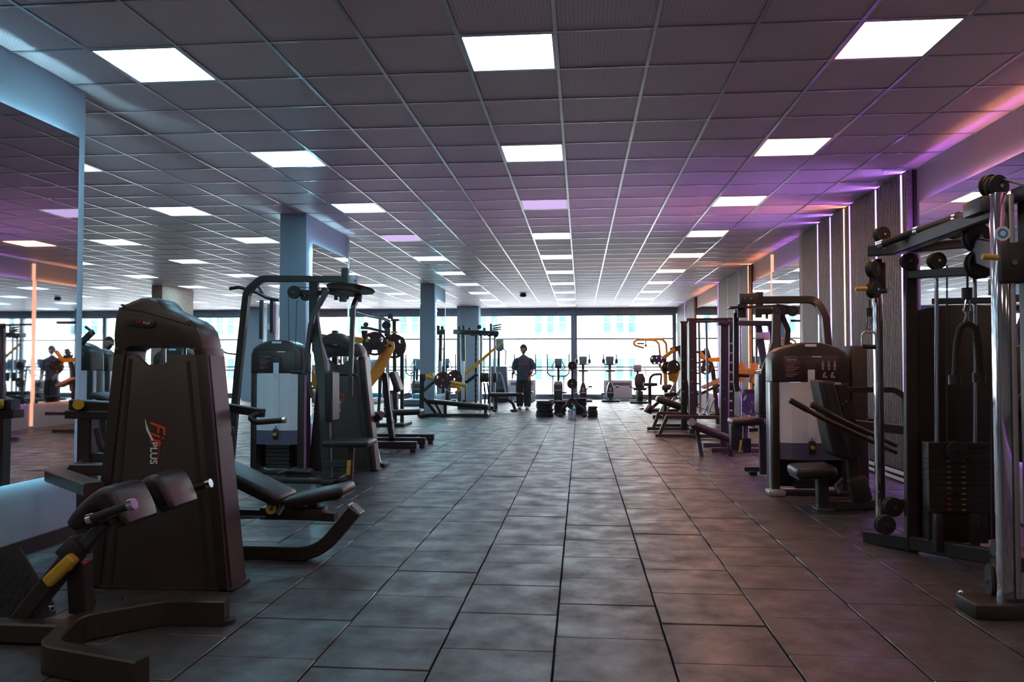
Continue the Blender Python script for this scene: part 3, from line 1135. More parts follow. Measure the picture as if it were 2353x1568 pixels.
# horseshoe base open to the aisle
M().path([(-1.70, 3.64, .06), (-2.0, 3.62, .06), (-2.28, 3.36, .06), (-2.17, 3.02, .06), (-1.68, 2.88, .06)], .12, .07, fil=.14, ref=(0, 0, 1)).build('base_frame', 'black_steel', r)
M().path([(-2.22, 3.33, .05), (-3.3, 3.33, .05)], .09, .09, ref=(0, 0, 1)).build('base_spine', 'black_steel', r)
bolts(r, [(-2.2, 3.6, .125), (-2.3, 3.52, .125), (-2.44, 3.42, .125)], (0, 0, 1), .013)
for p in ((-1.72, 3.66), (-1.73, 2.88), (-3.25, 3.33)):
    M().cyl((p[0], p[1], 0), (p[0], p[1], .02), .05).build('rubber_foot', 'rubber', r)
Y0 = 3.40
tube('mast', [W(25, 1455, Y0 + .0), W(172, 1272, Y0)], .09, .075, r)
tube('inner_mast', [W(160, 1287, Y0), W(245, 1200, Y0)], .055, .05, r, 'grey_steel')
M().box(W(172, 1262, Y0), (.11, .10, .09), rot_from(W(245, 1200, Y0) - W(160, 1287, Y0)), bev=.012).build('mast_clamp', 'black_plastic', r)
M().box(W(140, 1310, Y0 - .06), (.175, .05, .055), rot_from(W(172, 1280, Y0) - W(107, 1342, Y0)), bev=.014, seg=3).build('adjust_handle', 'yellow_knob', r)
tube('upright', [(W(188, 1425, 3.48).x, 3.48, .10), W(182, 1292, 3.45)], .085, .085, r)
bolts(r, [W(198, 1290, 3.34), W(160, 1308, 3.33)], (0, 1, 0), .01, 'red_print')
# thigh pads: arched section, side by side
prof = [(147, 1201), (160, 1180), (180, 1157), (201, 1139), (217, 1128), (232, 1121), (246, 1122), (258, 1130), (272, 1155), (284, 1183), (290, 1203), (284, 1212), (262, 1212), (236, 1180), (222, 1172), (206, 1180), (180, 1216), (165, 1223), (152, 1214)]
pp = [W(a, b, 3.22) for a, b in prof]
for k, y in enumerate((3.22, 3.60)):
    q = M().prism([(p.x, p.z) for p in pp], (0, y + .135, 0), (1, 0, 0), (0, 0, 1), .27, bev=.03, seg=3).build('thigh_pad', 'leather', r)
    pb = [W(a, b, 3.22) for a, b in ((172, 1214), (206, 1180), (224, 1173), (238, 1182), (258, 1212), (250, 1222), (222, 1186), (184, 1222))]
    M().prism([(p.x, p.z) for p in pb], (0, y + .135, 0), (1, 0, 0), (0, 0, 1), .18).build('pad_bracket', 'black_steel', q, smooth=0)
for (a, b, yy) in (((207, 1193), (303, 1160), 3.05), ((378, 1142), (480, 1112), 3.98)):
    pa, pb = W(*a, yy), W(*b, yy)
    d = (pb - pa).normalized()
    M().cyl(pa, pb, .018).build('handle', 'rubber', r)
    M().cyl(pb - d * .012, pb + d * .012, .024).build('handle_cap', 'chrome', r)
    M().cyl(pa - d * .01, pa + d * .012, .021).build('handle_cap', 'chrome', r)
M().cyl(W(232, 1190, 3.05), W(360, 1150, 3.98), .02).build('cross_bar', 'black_steel', r)
# footplate with raised tread
fp = [(-40, 1300), (40, 1262), (118, 1392), (112, 1420), (40, 1440), (-40, 1452)]
pf = [W(a, b, 3.62) for a, b in fp]
ux = Vector((1, 0, 0))
f = M().prism([(p.x, p.z) for p in pf], (0, 3.64, 0), (1, 0, 0), (0, 0, 1), .012).build('footplate', 'grey_steel', r)
m = M()
for i in range(7):
    for j in range(9):
        px_, py_ = 0 + i * 15 + (j % 2) * 7, 1290 + j * 17
        if py_ < 1262 + abs(px_ - 40) * .2 or px_ > 40 + (py_ - 1262) * .58 - 4:
            continue
        m.box(W(px_, py_, 3.628), (.018, .006, .006), Matrix.Rotation(R_(45 if (i + j) % 2 else -45), 3, 'Y'))
m.build('tread', 'grey_steel', f, smooth=0)
bolts(r, [W(8, 1440, 3.58), W(120, 1410, 3.58)], (0, 1, 0), .014)
rod('foot_roller', [(-2.95, 3.1, .30), (-2.95, 3.6, .30)], .05, r, 'rubber')

# ------------------------------------------------------------------ second lettered tower with side bench frame (behind)
r = thing('lettered_tower_machine', 'black weight machine with red and white lettering, farther back beside the grey pier', 'gym machine', (-2.8, 9.1, 0))
P3 = W(858, 1084, 8.95)
P1 = W(516, 1366, 4.15)
fit_tower(r, P3.x - P1.x, 8.95 - 4.15)
M().path([W(870, 1064, 9.35), W(846, 958, 9.45), W(826, 880, 9.5), W(815, 820, 9.5)], .05, .06).build('rear_leg', 'silver_paint', r)
M().bb((W(872, 1060, 9.3).x - .04, 9.25, 0), (W(880, 1060, 9.3).x + .03, 9.5, .05), bev=.01).build('leg_foot', 'black_steel', r)
M().box(W(858, 1012, 9.4), (.03, .03, .12), bev=.008).build('adjust_handle', 'yellow_knob', r)
tube('side_arm', [W(850, 978, 9.3), W(876, 952, 9.1)], .07, .07, r, 'brown_steel')

# ------------------------------------------------------------------ pectoral machine left
r = thing('pec_fly_machine', 'black chest fly machine with overhead arch, hanging arms and milky weight tower, left aisle', 'gym machine', (-3.0, 8.4, 0))
sel_tower(r, W(634, 1000, 8.58).x, 8.58, w=.62, h=1.53)
YA = 8.75
tube('arch', [(W(528, 1060, 8.86).x, 8.86, 0), W(548, 850, 8.82), W(568, 670, YA), W(600, 641, YA), W(792, 643, YA)], .09, .075, r, fil=.18)
bolts(r, [W(556, 760, 8.84), W(540, 905, 8.9)], (0, 1, 0), .012)
tube('head_post', [W(793, 664, YA), W(793, 617, YA)], .07, .075, r)
M().bb(W(801, 663, YA - .06), W(826, 634, YA + .05), bev=.006).build('head_box', 'silver_paint', r)
bolts(r, [W(816, 645, YA - .06)], (0, 1, 0), .010, 'black_steel')
m = M().lathe([(.02, -.012), (.27, -.012), (.28, 0), (.27, .012), (.02, .012)], W(806, 664, YA), (0.08, 0.12, 1), n=36)
m.build('cam_disc', 'black_plastic', r)
M().lathe([(.02, -.01), (.2, -.01), (.21, 0), (.2, .01), (.02, .01)], W(796, 668, YA) + Vector((0, -.1, -.03)), (0.08, 0.12, 1), n=30).build('cam_disc', 'black_plastic', r)
M().cyl(W(824, 672, YA), W(822, 694, YA), .045).build('arm_pivot', 'black_steel', r)
tube('pivot_arm', [W(745, 668, 8.55), W(800, 684, 8.55)], .05, .05, r)
M().cyl(W(745, 668, 8.50), W(745, 668, 8.62), .035).build('arm_pivot', 'black_steel', r)
bolts(r, [W(754, 668, 8.49)], (0, 1, 0), .014)
M().cyl(W(772, 680, 8.5), W(772, 690, 8.5), .02).cyl(W(788, 680, 8.5), W(788, 694, 8.5), .04).build('stop_buffer', 'black_plastic', r)
# hanging arms
tube('hanging_arm', [W(752, 668, 8.4), W(720, 724, 8.35), W(714, 750, 8.35), W(700, 862, 8.3)], .055, .05, r, fil=.06)
rod('grip', [W(668, 855, 8.3), W(714, 858, 8.3)], .020, r, 'rubber')
tube('forearm_pad_arm', [W(708, 858, 8.25), W(718, 915, 8.2)], .02, .03, r)
tube('hanging_arm', [W(818, 690, 8.7), W(812, 706, 8.6), W(805, 866, 8.55)], .055, .05, r, fil=.05)
rod('grip', [W(768, 860, 8.55), W(820, 862, 8.55)], .018, r, 'rubber')
M().cyl(W(806, 866, 8.55), W(806, 910, 8.55), .026).build('grip', 'grey_steel', r)
# pulleys and cables
tube('pulley_bracket', [W(664, 672, YA), W(752, 674, YA)], .05, .06, r)
pulley(r, W(676, 672, YA - .06), .075, (0, 1, 0))
pulley(r, W(702, 680, YA + .02), .06, (0, 1, 0))
for a, b in (((663, 676), (664, 820)), ((682, 690), (679, 800)), ((676, 660), (742, 663))):
    rod('cable', [W(*a, YA - .06), W(*b, YA - .06)], .004, r, 'cable')
M().box(W(672, 835, 8.72), (.075, .03, .13), Matrix.Rotation(R_(6), 3, 'Y'), bev=.012).build('pulley_block', 'silver_paint', r)
# seat column
tube('seat_column', [(W(752, 1110, 8.05).x, 8.05, 0), W(748, 960, 8.05), W(738, 850, 8.2), W(722, 735, 8.5), W(722, 650, YA)], .08, .10, r, fil=.1)
tube('brace', [W(726, 760, 8.5), W(752, 840, 8.3), W(752, 880, 8.2)], .05, .05, r, 'silver_paint', fil=.05)
pad('chest_pad', W(762, 970, 8.02), W(762, 852, 8.02), .26, .085, r, across=(0, 1, 0), drop=False)
pad('seat_pad', W(752, 1010, 8.0), W(856, 1010, 8.0), .36, .065, r)
tube('seat_stem', [(W(804, 1100, 8.0).x, 8.0, .03), W(808, 1022, 8.0)], .05, .06, r, 'brown_steel')
tube('seat_link', [W(748, 1066, 8.03), W(806, 1066, 8.0)], .06, .07, r, 'grey_steel')
M().box(W(801, 1075, 7.93), (.035, .04, .155), Matrix.Rotation(R_(4), 3, 'Y'), bev=.01).build('adjust_handle', 'yellow_knob', r)
M().bb((-3.9, 8.0, 0), (-2.42, 8.1, .05), bev=.01).bb((-2.70, 7.9, 0), (-2.56, 8.75, .05), bev=.01).build('base_frame', 'black_steel', r)
M().box(W(690, 1092, 8.3), (.30, .16, .14), bev=.04).build('pedal_box', 'black_plastic', r)
rod('pedal', [W(640, 1090, 8.2), W(665, 1082, 8.2), W(715, 1086, 8.2)], .022, r, 'black_steel')

# ------------------------------------------------------------------ yellow plate-loaded press, left
r = thing('yellow_press_machine', 'yellow-armed plate-loaded press with black seat and pads, left of the aisle', 'gym machine', (-2.7, 11.5, 0))
for (px, py, Y) in ((958, 1034, 10.95), (978, 1022, 11.55), (997, 1010, 12.15)):
    zb = .10
    e = W(px, py, Y)
    M().path([(e.x - .95, Y, zb), (e.x, Y, zb)], .10, .10, ref=(0, 1, 0)).build('base_beam', 'black_steel', r)
    M().bb((e.x - .09, Y - .055, 0), (e.x - .02, Y + .055, .06), bev=.008).build('rubber_foot', 'rubber', r)
    bolts(r, [(e.x - .07, Y - .055, zb), (e.x - .04, Y - .055, zb)], (0, 1, 0), .008)
tube('base_link', [W(915, 1030, 11.0), W(962, 1008, 12.1)], .06, .03, r, 'silver_paint', ref=(0, 0, 1))
tube('seat_mast', [(W(902, 1010, 11.55).x, 11.55, .1), W(893, 945, 11.55), W(884, 860, 11.55)], .10, .08, r)
m = M()
for k in range(5):
    m.bb(W(901, 966 + k * 4.3, 11.48), W(906, 968.4 + k * 4.3, 11.50))
m.build('height_mark', 'white_print', r, smooth=0)
pad('seat_pad', W(908, 942, 11.5), W(970, 940, 11.5), .34, .075, r)
pad('back_pad', W(912, 903, 11.5), W(896, 857, 11.5), .30, .09, r)
rod('seat_lever', [W(898, 905, 11.4), W(902, 944, 11.4), W(912, 944, 11.4)], .014, r, 'silver_paint', fil=.03)
tube('top_beam', [W(838, 862, 11.6), W(888, 862, 11.6)], .08, .07, r)
tube('rear_post', [(W(832, 1020, 12.2).x, 12.2, .05), W(846, 860, 12.0), W(838, 760, 11.9)], .09, .09, r)
pad('chest_roll', W(848, 965, 11.0), W(876, 955, 11.0), .12, .06, r, 'leather')
for k, (Y, dpx) in enumerate(((11.2, 0), (11.5, 0))):
    dx = 0 if k == 0 else 42
    pl = [(842, 905), (829, 905), (845, 868), (886, 800), (893, 784), (905, 786), (907, 800), (878, 860)]
    pts = [W(a + (0 if k == 0 else 0), b, 11.2) for a, b in pl]
    M().prism([(p.x + (0 if k == 0 else -.10), p.z) for p in pts], (0, Y, 0), (1, 0, 0), (0, 0, 1), .05, bev=.008).build('lever_arm', 'yellow', r)
    M().path([W(795, 778, 11.2) + Vector((0, Y - 11.2, 0)), W(850, 786, 11.2) + Vector((0, Y - 11.2, 0))], .05, .09).build('counter_arm', 'yellow', r)
for c, Y, rr in (((861, 790), 11.05, .175), ((905, 796), 12.35, .20)):
    p = W(c[0], c[1], Y)
    plate_at(r, p, (.25, -1, .0), rr)
    M().cyl(p + Vector((0.02, -.10, 0)), p + Vector((-.02, .2, 0)), .028).build('plate_peg', 'black_steel', r)
M().cyl(W(896, 795, 11.16), W(896, 795, 11.3), .025).build('lever_bolt', 'black_steel', r)

# ------------------------------------------------------------------ cable crossover station, right foreground
r = thing('cable_crossover', 'black and chrome cable station with pulleys and triceps rope, nearest on the right', 'gym machine', (2.5, 5.0, 0))
AX, AY = 2.02, 5.72        # far chrome column
BX, BY = 2.06, 4.12        # near chrome column
PA = Vector((AX, AY, 0))
PB = Vector((BX, BY, 0))
# chrome columns
for (x, y, z0, z1, w) in ((W(2019, 900, AY).x, AY, .10, 2.0, .055), (W(2302, 900, BY).x, BY, .06, 2.12, .062)):
    M().bb((x - w / 2, y - w / 2, z0), (x + w / 2, y + w / 2, z1), bev=.006).build('chrome_column', 'chrome', r)
cb = W(2302, 900, BY)
M().bb((cb.x + .036, BY - .03, .05), (cb.x + .062, BY + .03, 2.11), bev=.004).build('column_edge', 'silver_paint', r)
# round emblem on the near column
e = W(2303, 537, BY - .034)
M().cyl(e, e + Vector((0, -.004, 0)), .037, n=28).build('emblem', 'white_print', r)
M().cyl(e + Vector((0, -.003, 0)), e + Vector((0, -.006, 0)), .025, n=28).build('emblem_ring', 'blue_label', r)
M().cyl(e + Vector((0, -.005, 0)), e + Vector((0, -.008, 0)), .014, n=24).build('emblem_centre', 'white_print', r)
M().cyl(W(2313, 420, BY), W(2313, 466, BY), .001).build('cable', 'cable', r)
# pull-up bar with grips along the top
tube('top_beam', [W(2000, 578, AY), W(2060, 573, AY - .15), W(2310, 478, BY)], .07, .075, r, ref=(1, 0, 0))
b0, b1, b2, b3 = W(2026, 562, 5.5), W(2110, 530, 5.2), W(2200, 500, 4.75), W(2262, 488, 4.35)
rod('pull_up_bar', [b0, b1, b2, b3], .024, r, 'rubber', fil=.2)
for a, bq in ((b0, b1), (b1, b2), (b2, b3)):
    d = (bq - a).normalized()
    M().cyl(a - d * .02, a + d * .03, .031).build('bar_collar', 'chrome', r)
tube('bar_bracket', [W(2090, 556, 5.3), W(2110, 535, 5.2)], .03, .05, r, 'grey_steel')
tube('bar_bracket', [W(2190, 526, 4.8), W(2200, 505, 4.75)], .03, .05, r, 'grey_steel')
M().box(W(2268, 476, 4.3), (.16, .20, .085), bev=.012).build('head_box', 'grey_steel', r)
pulley(r, W(2290, 430, 4.28), .062, (.35, -1, 0), 'rubber', .045)
pulley(r, W(2275, 428, 4.38), .062, (.35, -1, 0), 'rubber', .04)
rod('cable', [W(2300, 412, 4.3), W(2353, 425, 4.0), W(2500, 445, 3.6)], .006, r, 'cable')
# stack frame
XL = 2.40
SY = 5.45
tube('stack_post', [(W(2094, 1240, SY).x, SY, .0), W(2091, 590, SY)], .055, .075, r)
tube('top_rail', [W(2000, 577, AY), W(2094, 572, SY + .1), W(2262, 556, 4.85)], .06, .075, r, ref=(0, 0, 1))
tube('upper_rail', [W(2094, 632, SY), W(2262, 622, 4.85)], .055, .085, r, ref=(0, 0, 1))
tube('rear_rail', [W(2145, 693, SY), W(2300, 690, 5.1)], .04, .04, r, ref=(0, 0, 1))
# stack shroud with curved top
sh = [(2102, 1235), (2102, 715), (2130, 708), (2180, 702), (2240, 701), (2296, 706), (2296, 1240)]
ps = [W(a, b, 5.5) for a, b in sh]
M().prism([(p.x, p.z) for p in ps], (0, 5.5, 0), (1, 0, 0), (0, 0, 1), .06, bev=.008).build('stack_shroud', 'black_plastic', r)
for px in (2152, 2240):
    rod('guide_rod', [W(px, 1080, 5.28), W(px, 640, 5.28)], .013, r)
m = M()
for k in range(13):
    z = .30 + k * .0345
    q = W(2197, 1000, 5.28)
    m.bb((q.x - .19, 5.24, z), (q.x + .19, 5.34, z + .0335), bev=.0015, seg=1)
m.build('weight_stack', 'black_plastic', r)
M().bb((q.x - .185, 5.27, .10), (q.x + .185, 5.36, .30), bev=.006).build('stack_guard', 'black_plastic', r)
for sx, cc in ((-.045, 'red_print'), (.045, 'yellow_knob')):
    for k in range(10):
        q = W(2197, 1000, 5.23)
        M().bb((q.x + sx - .012, 5.236, .315 + k * .0345), (q.x + sx + .012, 5.24, .322 + k * .0345)).build('weight_label', 'grey_print' if k > 3 else cc, r, smooth=0)
q = W(2195, 1133, 5.2)
M().cyl(q, q + Vector((0, .06, 0)), .018).build('selector_pin', 'chrome', r)
rod('lift_rod', [W(2196, 1105, 5.28), W(2196, 1075, 5.28)], .014, r)
pulley(r, W(2197, 1038, 5.24), .068, (0, -1, 0))
rod('cable', [W(2176, 1038, 5.24), W(2176, 610, 5.24)], .005, r, 'cable')
M().cyl(W(2195, 1105, 5.26), W(2195, 1088, 5.26), .016).build('coupling', 'chrome', r)
# upper pulleys
for (c, Y, rr, ax) in (((2026, 540), 5.6, .056, (.3, -1, 0)), ((2089, 601), 5.40, .055, (0, -1, 0)), ((2152, 600), 5.25, .056, (.1, -1, 0)), ((2195, 530), 5.3, .056, (.1, -1, 0)),
                     ((2244, 546), 4.62, .082, (.25, -1, 0)), ((2250, 608), 4.60, .082, (.25, -1, 0)), ((2006, 619), 5.62, .058, (.75, -1, 0)), ((2008, 666), 5.62, .060, (.75, -1, 0)),
                     ((2051, 1165), 5.5, .066, (.15, -1, 0)), ((2033, 1206), 5.42, .066, (.15, -1, 0)),
                     ((2283, 1335), 4.25, .085, (1, -.25, 0)), ((2296, 1278), 4.3, .085, (1, -.25, 0))):
    pulley(r, W(c[0], c[1], Y), rr, ax, th=.05)
# carriage sleeves on the columns
M().box(W(2322, 606, BY) + Vector((.0, .0, 0)), (.15, .12, .20), bev=.012).build('carriage', 'black_steel', r)
M().box(W(2016, 640, AY), (.09, .09, .22), bev=.01).build('carriage', 'black_steel', r)
bolts(r, [W(2330, 603, BY - .066)], (0, 1, 0), .014)
tube('pulley_arm', [W(2300, 590, BY), W(2246, 575, 4.6)], .05, .14, r, ref=(1, 0, 0))
tube('pulley_arm', [W(2016, 640, AY), W(2006, 642, 5.62)], .05, .15, r, ref=(1, 0, 0))
M().cyl(W(2257, 590, 4.05), W(2292, 592, 4.05), .015).build('lock_handle', 'yellow_knob', r)
M().cyl(W(1966, 664, 5.5), W(1992, 664, 5.5), .015).build('lock_handle', 'yellow_knob', r)
M().cyl(W(2022, 668, 5.55), W(2040, 669, 5.5), .013).build('lock_pin', 'black_steel', r)
M().cyl(W(2036, 669, 5.52), W(2044, 669, 5.5), .016).build('lock_pin_end', 'chrome', r)
# left hanging handle
rod('cable', [W(1998, 690, 5.55), W(1998, 710, 5.55)], .006, r, 'cable')
M().cyl(W(1997, 708, 5.55), W(1997, 728, 5.55), .020).build('cable_stop', 'black_plastic', r)
M().path([W(1993, 730, 5.55), W(1991, 752, 5.55), W(1996, 760, 5.55), W(2002, 752, 5.55), W(2000, 730, 5.55)], .006, None, fil=.01, n=8).build('carabiner', 'chrome', r)
rod('hand_grip_frame', [W(1981, 794, 5.55), W(1981, 770, 5.55), W(1984, 764, 5.55), W(2010, 764, 5.55), W(2012, 770, 5.55), W(2012, 794, 5.55)], .006, r, 'chrome', fil=.02)
M().cyl(W(1981, 796, 5.55), W(2012, 798, 5.55), .016).build('hand_grip', 'rubber', r)
# right hanging rope
YR = 4.60
rod('cable', [W(2223, 612, YR), W(2223, 664, YR)], .006, r, 'cable')
M().cyl(W(2222, 662, YR), W(2222, 688, YR), .028).build('cable_stop', 'black_plastic', r)
M().path([W(2219, 690, YR), W(2214, 715, YR), W(2222, 724, YR), W(2231, 715, YR), W(2227, 690, YR), W(2219, 690, YR)], .007, None, fil=.012, n=8).build('carabiner', 'chrome', r)
M().path([W(2220, 722, YR), W(2218, 735, YR), W(2214, 741, YR), W(2230, 741, YR), W(2226, 735, YR), W(2224, 722, YR)], .007, None, fil=.006, n=8).build('swivel', 'chrome', r)
ROPE = [[W(2222, 742, YR), W(2206, 752, YR), W(2198, 790, YR), W(2194, 870, YR)], [W(2222, 742, YR), W(2240, 752, YR - .02), W(2247, 800, YR - .02), W(2250, 865, YR - .02)]]
for k, pts in enumerate(ROPE):
    o = M().path(pts, .017, None, fil=.06, n=10).build('rope', 'rubber', r)
    m = M()
    L = [(pts[2] - pts[1]).length, (pts[3] - pts[2]).length]
    n = 26
    for i in range(n):
        t = i / n * (L[0] + L[1])
        p = pts[1] + (pts[2] - pts[1]) * (t / L[0]) if t < L[0] else pts[2] + (pts[3] - pts[2]) * ((t - L[0]) / L[1])
        m.path([p + Vector((-.016, -.010, -.008)), p + Vector((.016, -.010, .008))], .006, None, n=6)
    m.build('rope_twist', 'black_plastic', o)
    M().cyl(pts[3] + Vector((0, 0, .02)), pts[3] + Vector((0, 0, -.035)), .033).build('rope_end', 'black_plastic', r)
# plate with holes hanging on the right
M().box(W(2277, 660, 4.9), (.03, .012, .10), bev=.003).build('chain_plate', 'silver_paint', r)
rod('cable', [W(2279, 676, 4.9), W(2279, 1300, 4.9)], .005, r, 'cable')
# base
M().path([W(1990, 1234, 5.72), W(2094, 1248, 5.45), W(2300, 1282, 4.85), ], .09, .07, ref=(0, 0, 1)).build('base_beam', 'black_steel', r)
M().path([W(2300, 1282, 4.85), (2.9, 4.3, .045), (2.75, 4.12, .045), (2.1, 4.12, .045)], .09, .07, ref=(0, 0, 1)).build('base_beam', 'black_steel', r)
for px in (2155, 2240):
    q = W(px, 1262, 5.2)
    M().bb((q.x - .022, 5.17, .06), (q.x + .022, 5.23, .30), bev=.006).build('stack_leg', 'black_steel', r)
M().bb((1.92, 4.02, 0), (2.30, 4.24, .075), bev=.012).build('column_foot', 'black_steel', r)
rod('foot_bar', [W(2206, 1368, 4.3), W(2270, 1392, 4.2)], .02, r, 'black_steel')
M().cyl(W(2204, 1367, 4.3), W(2210, 1370, 4.3), .024).build('foot_bar_cap', 'chrome', r)
rod('foot_pin', [W(2230, 1370, 4.25), W(2252, 1377, 4.22)], .009, r)
bolts(r, [W(2312, 1410, 4.08)], (0, 1, 0), .018)
# outer black column at the edge of the frame
M().bb((2.22, 4.02, 0), (2.36, 4.16, 2.09), bev=.01).build('outer_column', 'black_steel', r)
M().bb((2.20, 4.0, 2.07), (3.0, 4.18, 2.15), bev=.01).build('outer_beam', 'grey_steel', r)
M().bb((2.55, 4.3, .1), (3.1, 4.36, 1.9), bev=.01).build('outer_shroud', 'black_plastic', r)

# ------------------------------------------------------------------ seated dip press in front of the slatted wall
r = thing('dip_press_machine', 'black seated press with padded backrest and long angled handle bars before the slatted wall', 'gym machine', (2.4, 7.0, 0))
bp = [(1876, 876), (1884, 874), (1912, 876), (1920, 905), (1934, 960), (1948, 1030), (1955, 1052), (1948, 1058), (1925, 1052), (1908, 1040), (1896, 990), (1884, 920)]
pb = [W(a, b, 6.95) for a, b in bp]
M().prism([(p.x, p.z) for p in pb], (0, 7.02, 0), (1, 0, 0), (0, 0, 1), .30, bev=.03, seg=3).build('back_pad', 'leather', r)
M().prism([(p.x + .075, p.z) for p in [W(a, b, 6.95) for a, b in ((1900, 885), (1925, 885), (1962, 1050), (1935, 1050))]], (0, 7.02, 0), (1, 0, 0), (0, 0, 1), .18).build('back_board', 'black_plastic', r, smooth=0)
sp = pad('seat_pad', W(1818, 1070, 6.95), W(1912, 1066, 6.95), .36, .10, r)
tube('seat_post', [(W(1890, 1175, 6.9).x, 6.9, .02), W(1888, 1095, 6.9)], .10, .09, r)
M().bb((W(1880, 1172, 6.9).x - .03, 6.82, 0), (W(1905, 1172, 6.9).x + .03, 6.98, .03), bev=.006).build('post_foot', 'grey_steel', r)
tube('base_tube', [W(1890, 1162, 6.9), W(2070, 1156, 7.1)], .09, .09, r)
tube('mast', [(W(1968, 1140, 7.0).x, 7.0, .05), W(1955, 1040, 7.0), W(1932, 890, 7.0)], .10, .09, r)
for k, (a, b, c, Y) in enumerate((((1815, 920), (1890, 962), (2060, 1040), 6.75), ((1864, 930), (1945, 972), (2060, 1024), 6.45))):
    rod('handle_bar', [W(*a, Y), W(*b, Y), W(*c, Y + .1)], .020, r, 'black_steel')
    pa, pb_ = W(*a, Y), W(*b, Y)
    M().cyl(pa, pa + (pb_ - pa) * .55, .025).build('hand_grip', 'rubber', r)
tube('lever_arm', [W(1960, 975, 6.9), W(2090, 990, 7.1)], .07, .08, r)
pulley(r, W(2000, 975, 7.2), .05, (0, -1, 0))
rod('cable', [W(1975, 930, 7.2), W(1996, 966, 7.2)], .005, r, 'cable')
tube('upper_frame', [W(1925, 896, 7.3), W(2055, 896, 7.3), W(2082, 915, 7.3), W(2084, 960, 7.3)], .06, .05, r, fil=.08)
bolts(r, [W(1944, 922, 6.9), W(1935, 930, 6.9)], (0, 1, 0), .012)
tube('rear_leg', [W(2084, 945, 7.3), (W(2088, 1120, 7.3).x, 7.3, .02)], .06, .06, r)
rod('pedal', [W(1935, 1100, 6.8), W(1918, 1118, 6.75), W(1930, 1134, 6.72)], .014, r, 'brown_steel', fil=.03)
M().box(W(1975, 1125, 6.85), (.16, .10, .22), Matrix.Rotation(R_(-14), 3, 'Y'), bev=.03).build('counterweight', 'black_plastic', r)

# ------------------------------------------------------------------ pectoral machine right (tower nearest)
r = thing('pec_fly_machine', 'black chest fly machine with overhead arch behind a milky instruction tower, right aisle', 'gym machine', (2.2, 8.2, 0))
sel_tower(r, W(1865, 1000, 7.65).x, 7.65, w=.72, h=1.46, heading='Seated Dip', picto=True)
M().bb((W(1766, 1140, 7.6).x, 7.58, 0), (W(1806, 1140, 7.6).x, 7.75, .055), bev=.015).build('silver_foot', 'silver_paint', r)
M().box(W(1965, 960, 7.85), (.16, .3, 1.40), bev=.03).build('rear_shroud', 'shroud', r)
YH = 8.55
tube('arch', [W(1905, 830, 8.2), W(1896, 730, 8.3), W(1876, 689, 8.4), W(1748, 690, YH)], .09, .075, r, fil=.14)
tube('head_post', [W(1744, 706, YH), W(1744, 672, YH)], .075, .075, r)
M().bb(W(1701, 698, YH - .05), W(1737, 676, YH + .05), bev=.006).build('head_box', 'grey_steel', r)
bolts(r, [W(1711, 687, YH - .055), W(1726, 686, YH - .055)], (0, 1, 0), .012)
M().bb(W(1699, 700, YH - .02), W(1704, 676, YH + .06)).build('head_flange', 'black_steel', r)
tube('cam_arm', [W(1672, 708, YH), W(1785, 704, YH)], .22, .016, r, 'black_plastic')
M().cyl(W(1705, 700, YH), W(1705, 730, YH), .05).build('arm_pivot', 'black_steel', r)
tube('pivot_arm', [W(1735, 716, 8.3), W(1786, 715, 8.3)], .06, .06, r)
M().cyl(W(1783, 714, 8.22), W(1783, 714, 8.4), .04).build('arm_pivot', 'grey_steel', r)
bolts(r, [W(1783, 715, 8.21)], (0, 1, 0), .014)
M().cyl(W(1743, 720, 8.3), W(1743, 730, 8.3), .035).cyl(W(1762, 720, 8.3), W(1762, 733, 8.3), .014).build('stop_buffer', 'black_plastic', r)
tube('hanging_arm', [W(1784, 715, 8.25), W(1782, 790, 8.2), W(1762, 840, 8.15), W(1755, 862, 8.15)], .05, .075, r, 'grey_steel', fil=.1)
tube('hanging_arm', [W(1792, 716, 8.6), W(1810, 758, 8.6), W(1808, 800, 8.6)], .055, .055, r, 'black_steel', fil=.08)
tube('hanging_arm', [W(1691, 720, 8.7), W(1691, 880, 8.7), W(1694, 900, 8.7)], .06, .055, r, 'black_steel')
M().box(W(1693, 716, 8.68), (.05, .05, .04), bev=.008).build('arm_cap', 'silver_paint', r)
rod('hand_grip', [W(1690, 862, 8.7), W(1722, 864, 8.7)], .018, r, 'rubber')
pulley(r, W(1822, 715, 8.45), .055, (0, -1, 0))
pulley(r, W(1800, 714, 8.5), .05, (0, -1, 0))
tube('pulley_bracket', [W(1784, 704, 8.5), W(1832, 712, 8.5)], .04, .05, r)
tube('seat_column', [(W(1756, 1095, 8.9).x, 8.9, .03), W(1752, 950, 8.9), W(1752, 860, 8.9)], .08, .09, r)
tube('mast', [W(1787, 870, 8.9), W(1786, 720, 8.6)], .07, .06, r, 'black_steel')
pad('chest_pad', W(1748, 955, 8.7), W(1748, 856, 8.7), .26, .09, r, drop=False)
pad('seat_pad', W(1676, 962, 8.95), W(1752, 958, 8.95), .34, .075, r)
M().bb(W(1680, 1036, 8.9), W(1702, 966, 9.0), bev=.02).build('seat_housing', 'black_steel', r)
M().bb(W(1707, 1042, 8.95), W(1722, 1006, 9.05), bev=.01).build('stem_sleeve', 'grey_steel', r)
rod('seat_stem', [W(1714, 1010, 9.0), W(1714, 970, 9.0)], .035, r, 'silver_paint')
M().box(W(1701, 1026, 8.85), (.02, .03, .14), Matrix.Rotation(R_(8), 3, 'Y'), bev=.006).build('adjust_strap', 'yellow_knob', r)
tube('foot_beam', [W(1712, 1078, 9.1), W(1775, 1078, 9.0)], .09, .05, r)
M().bb((W(1720, 1090, 9.05).x, 8.98, 0), (W(1738, 1090, 9.05).x, 9.12, .05), bev=.01).build('beam_foot', 'rubber', r)

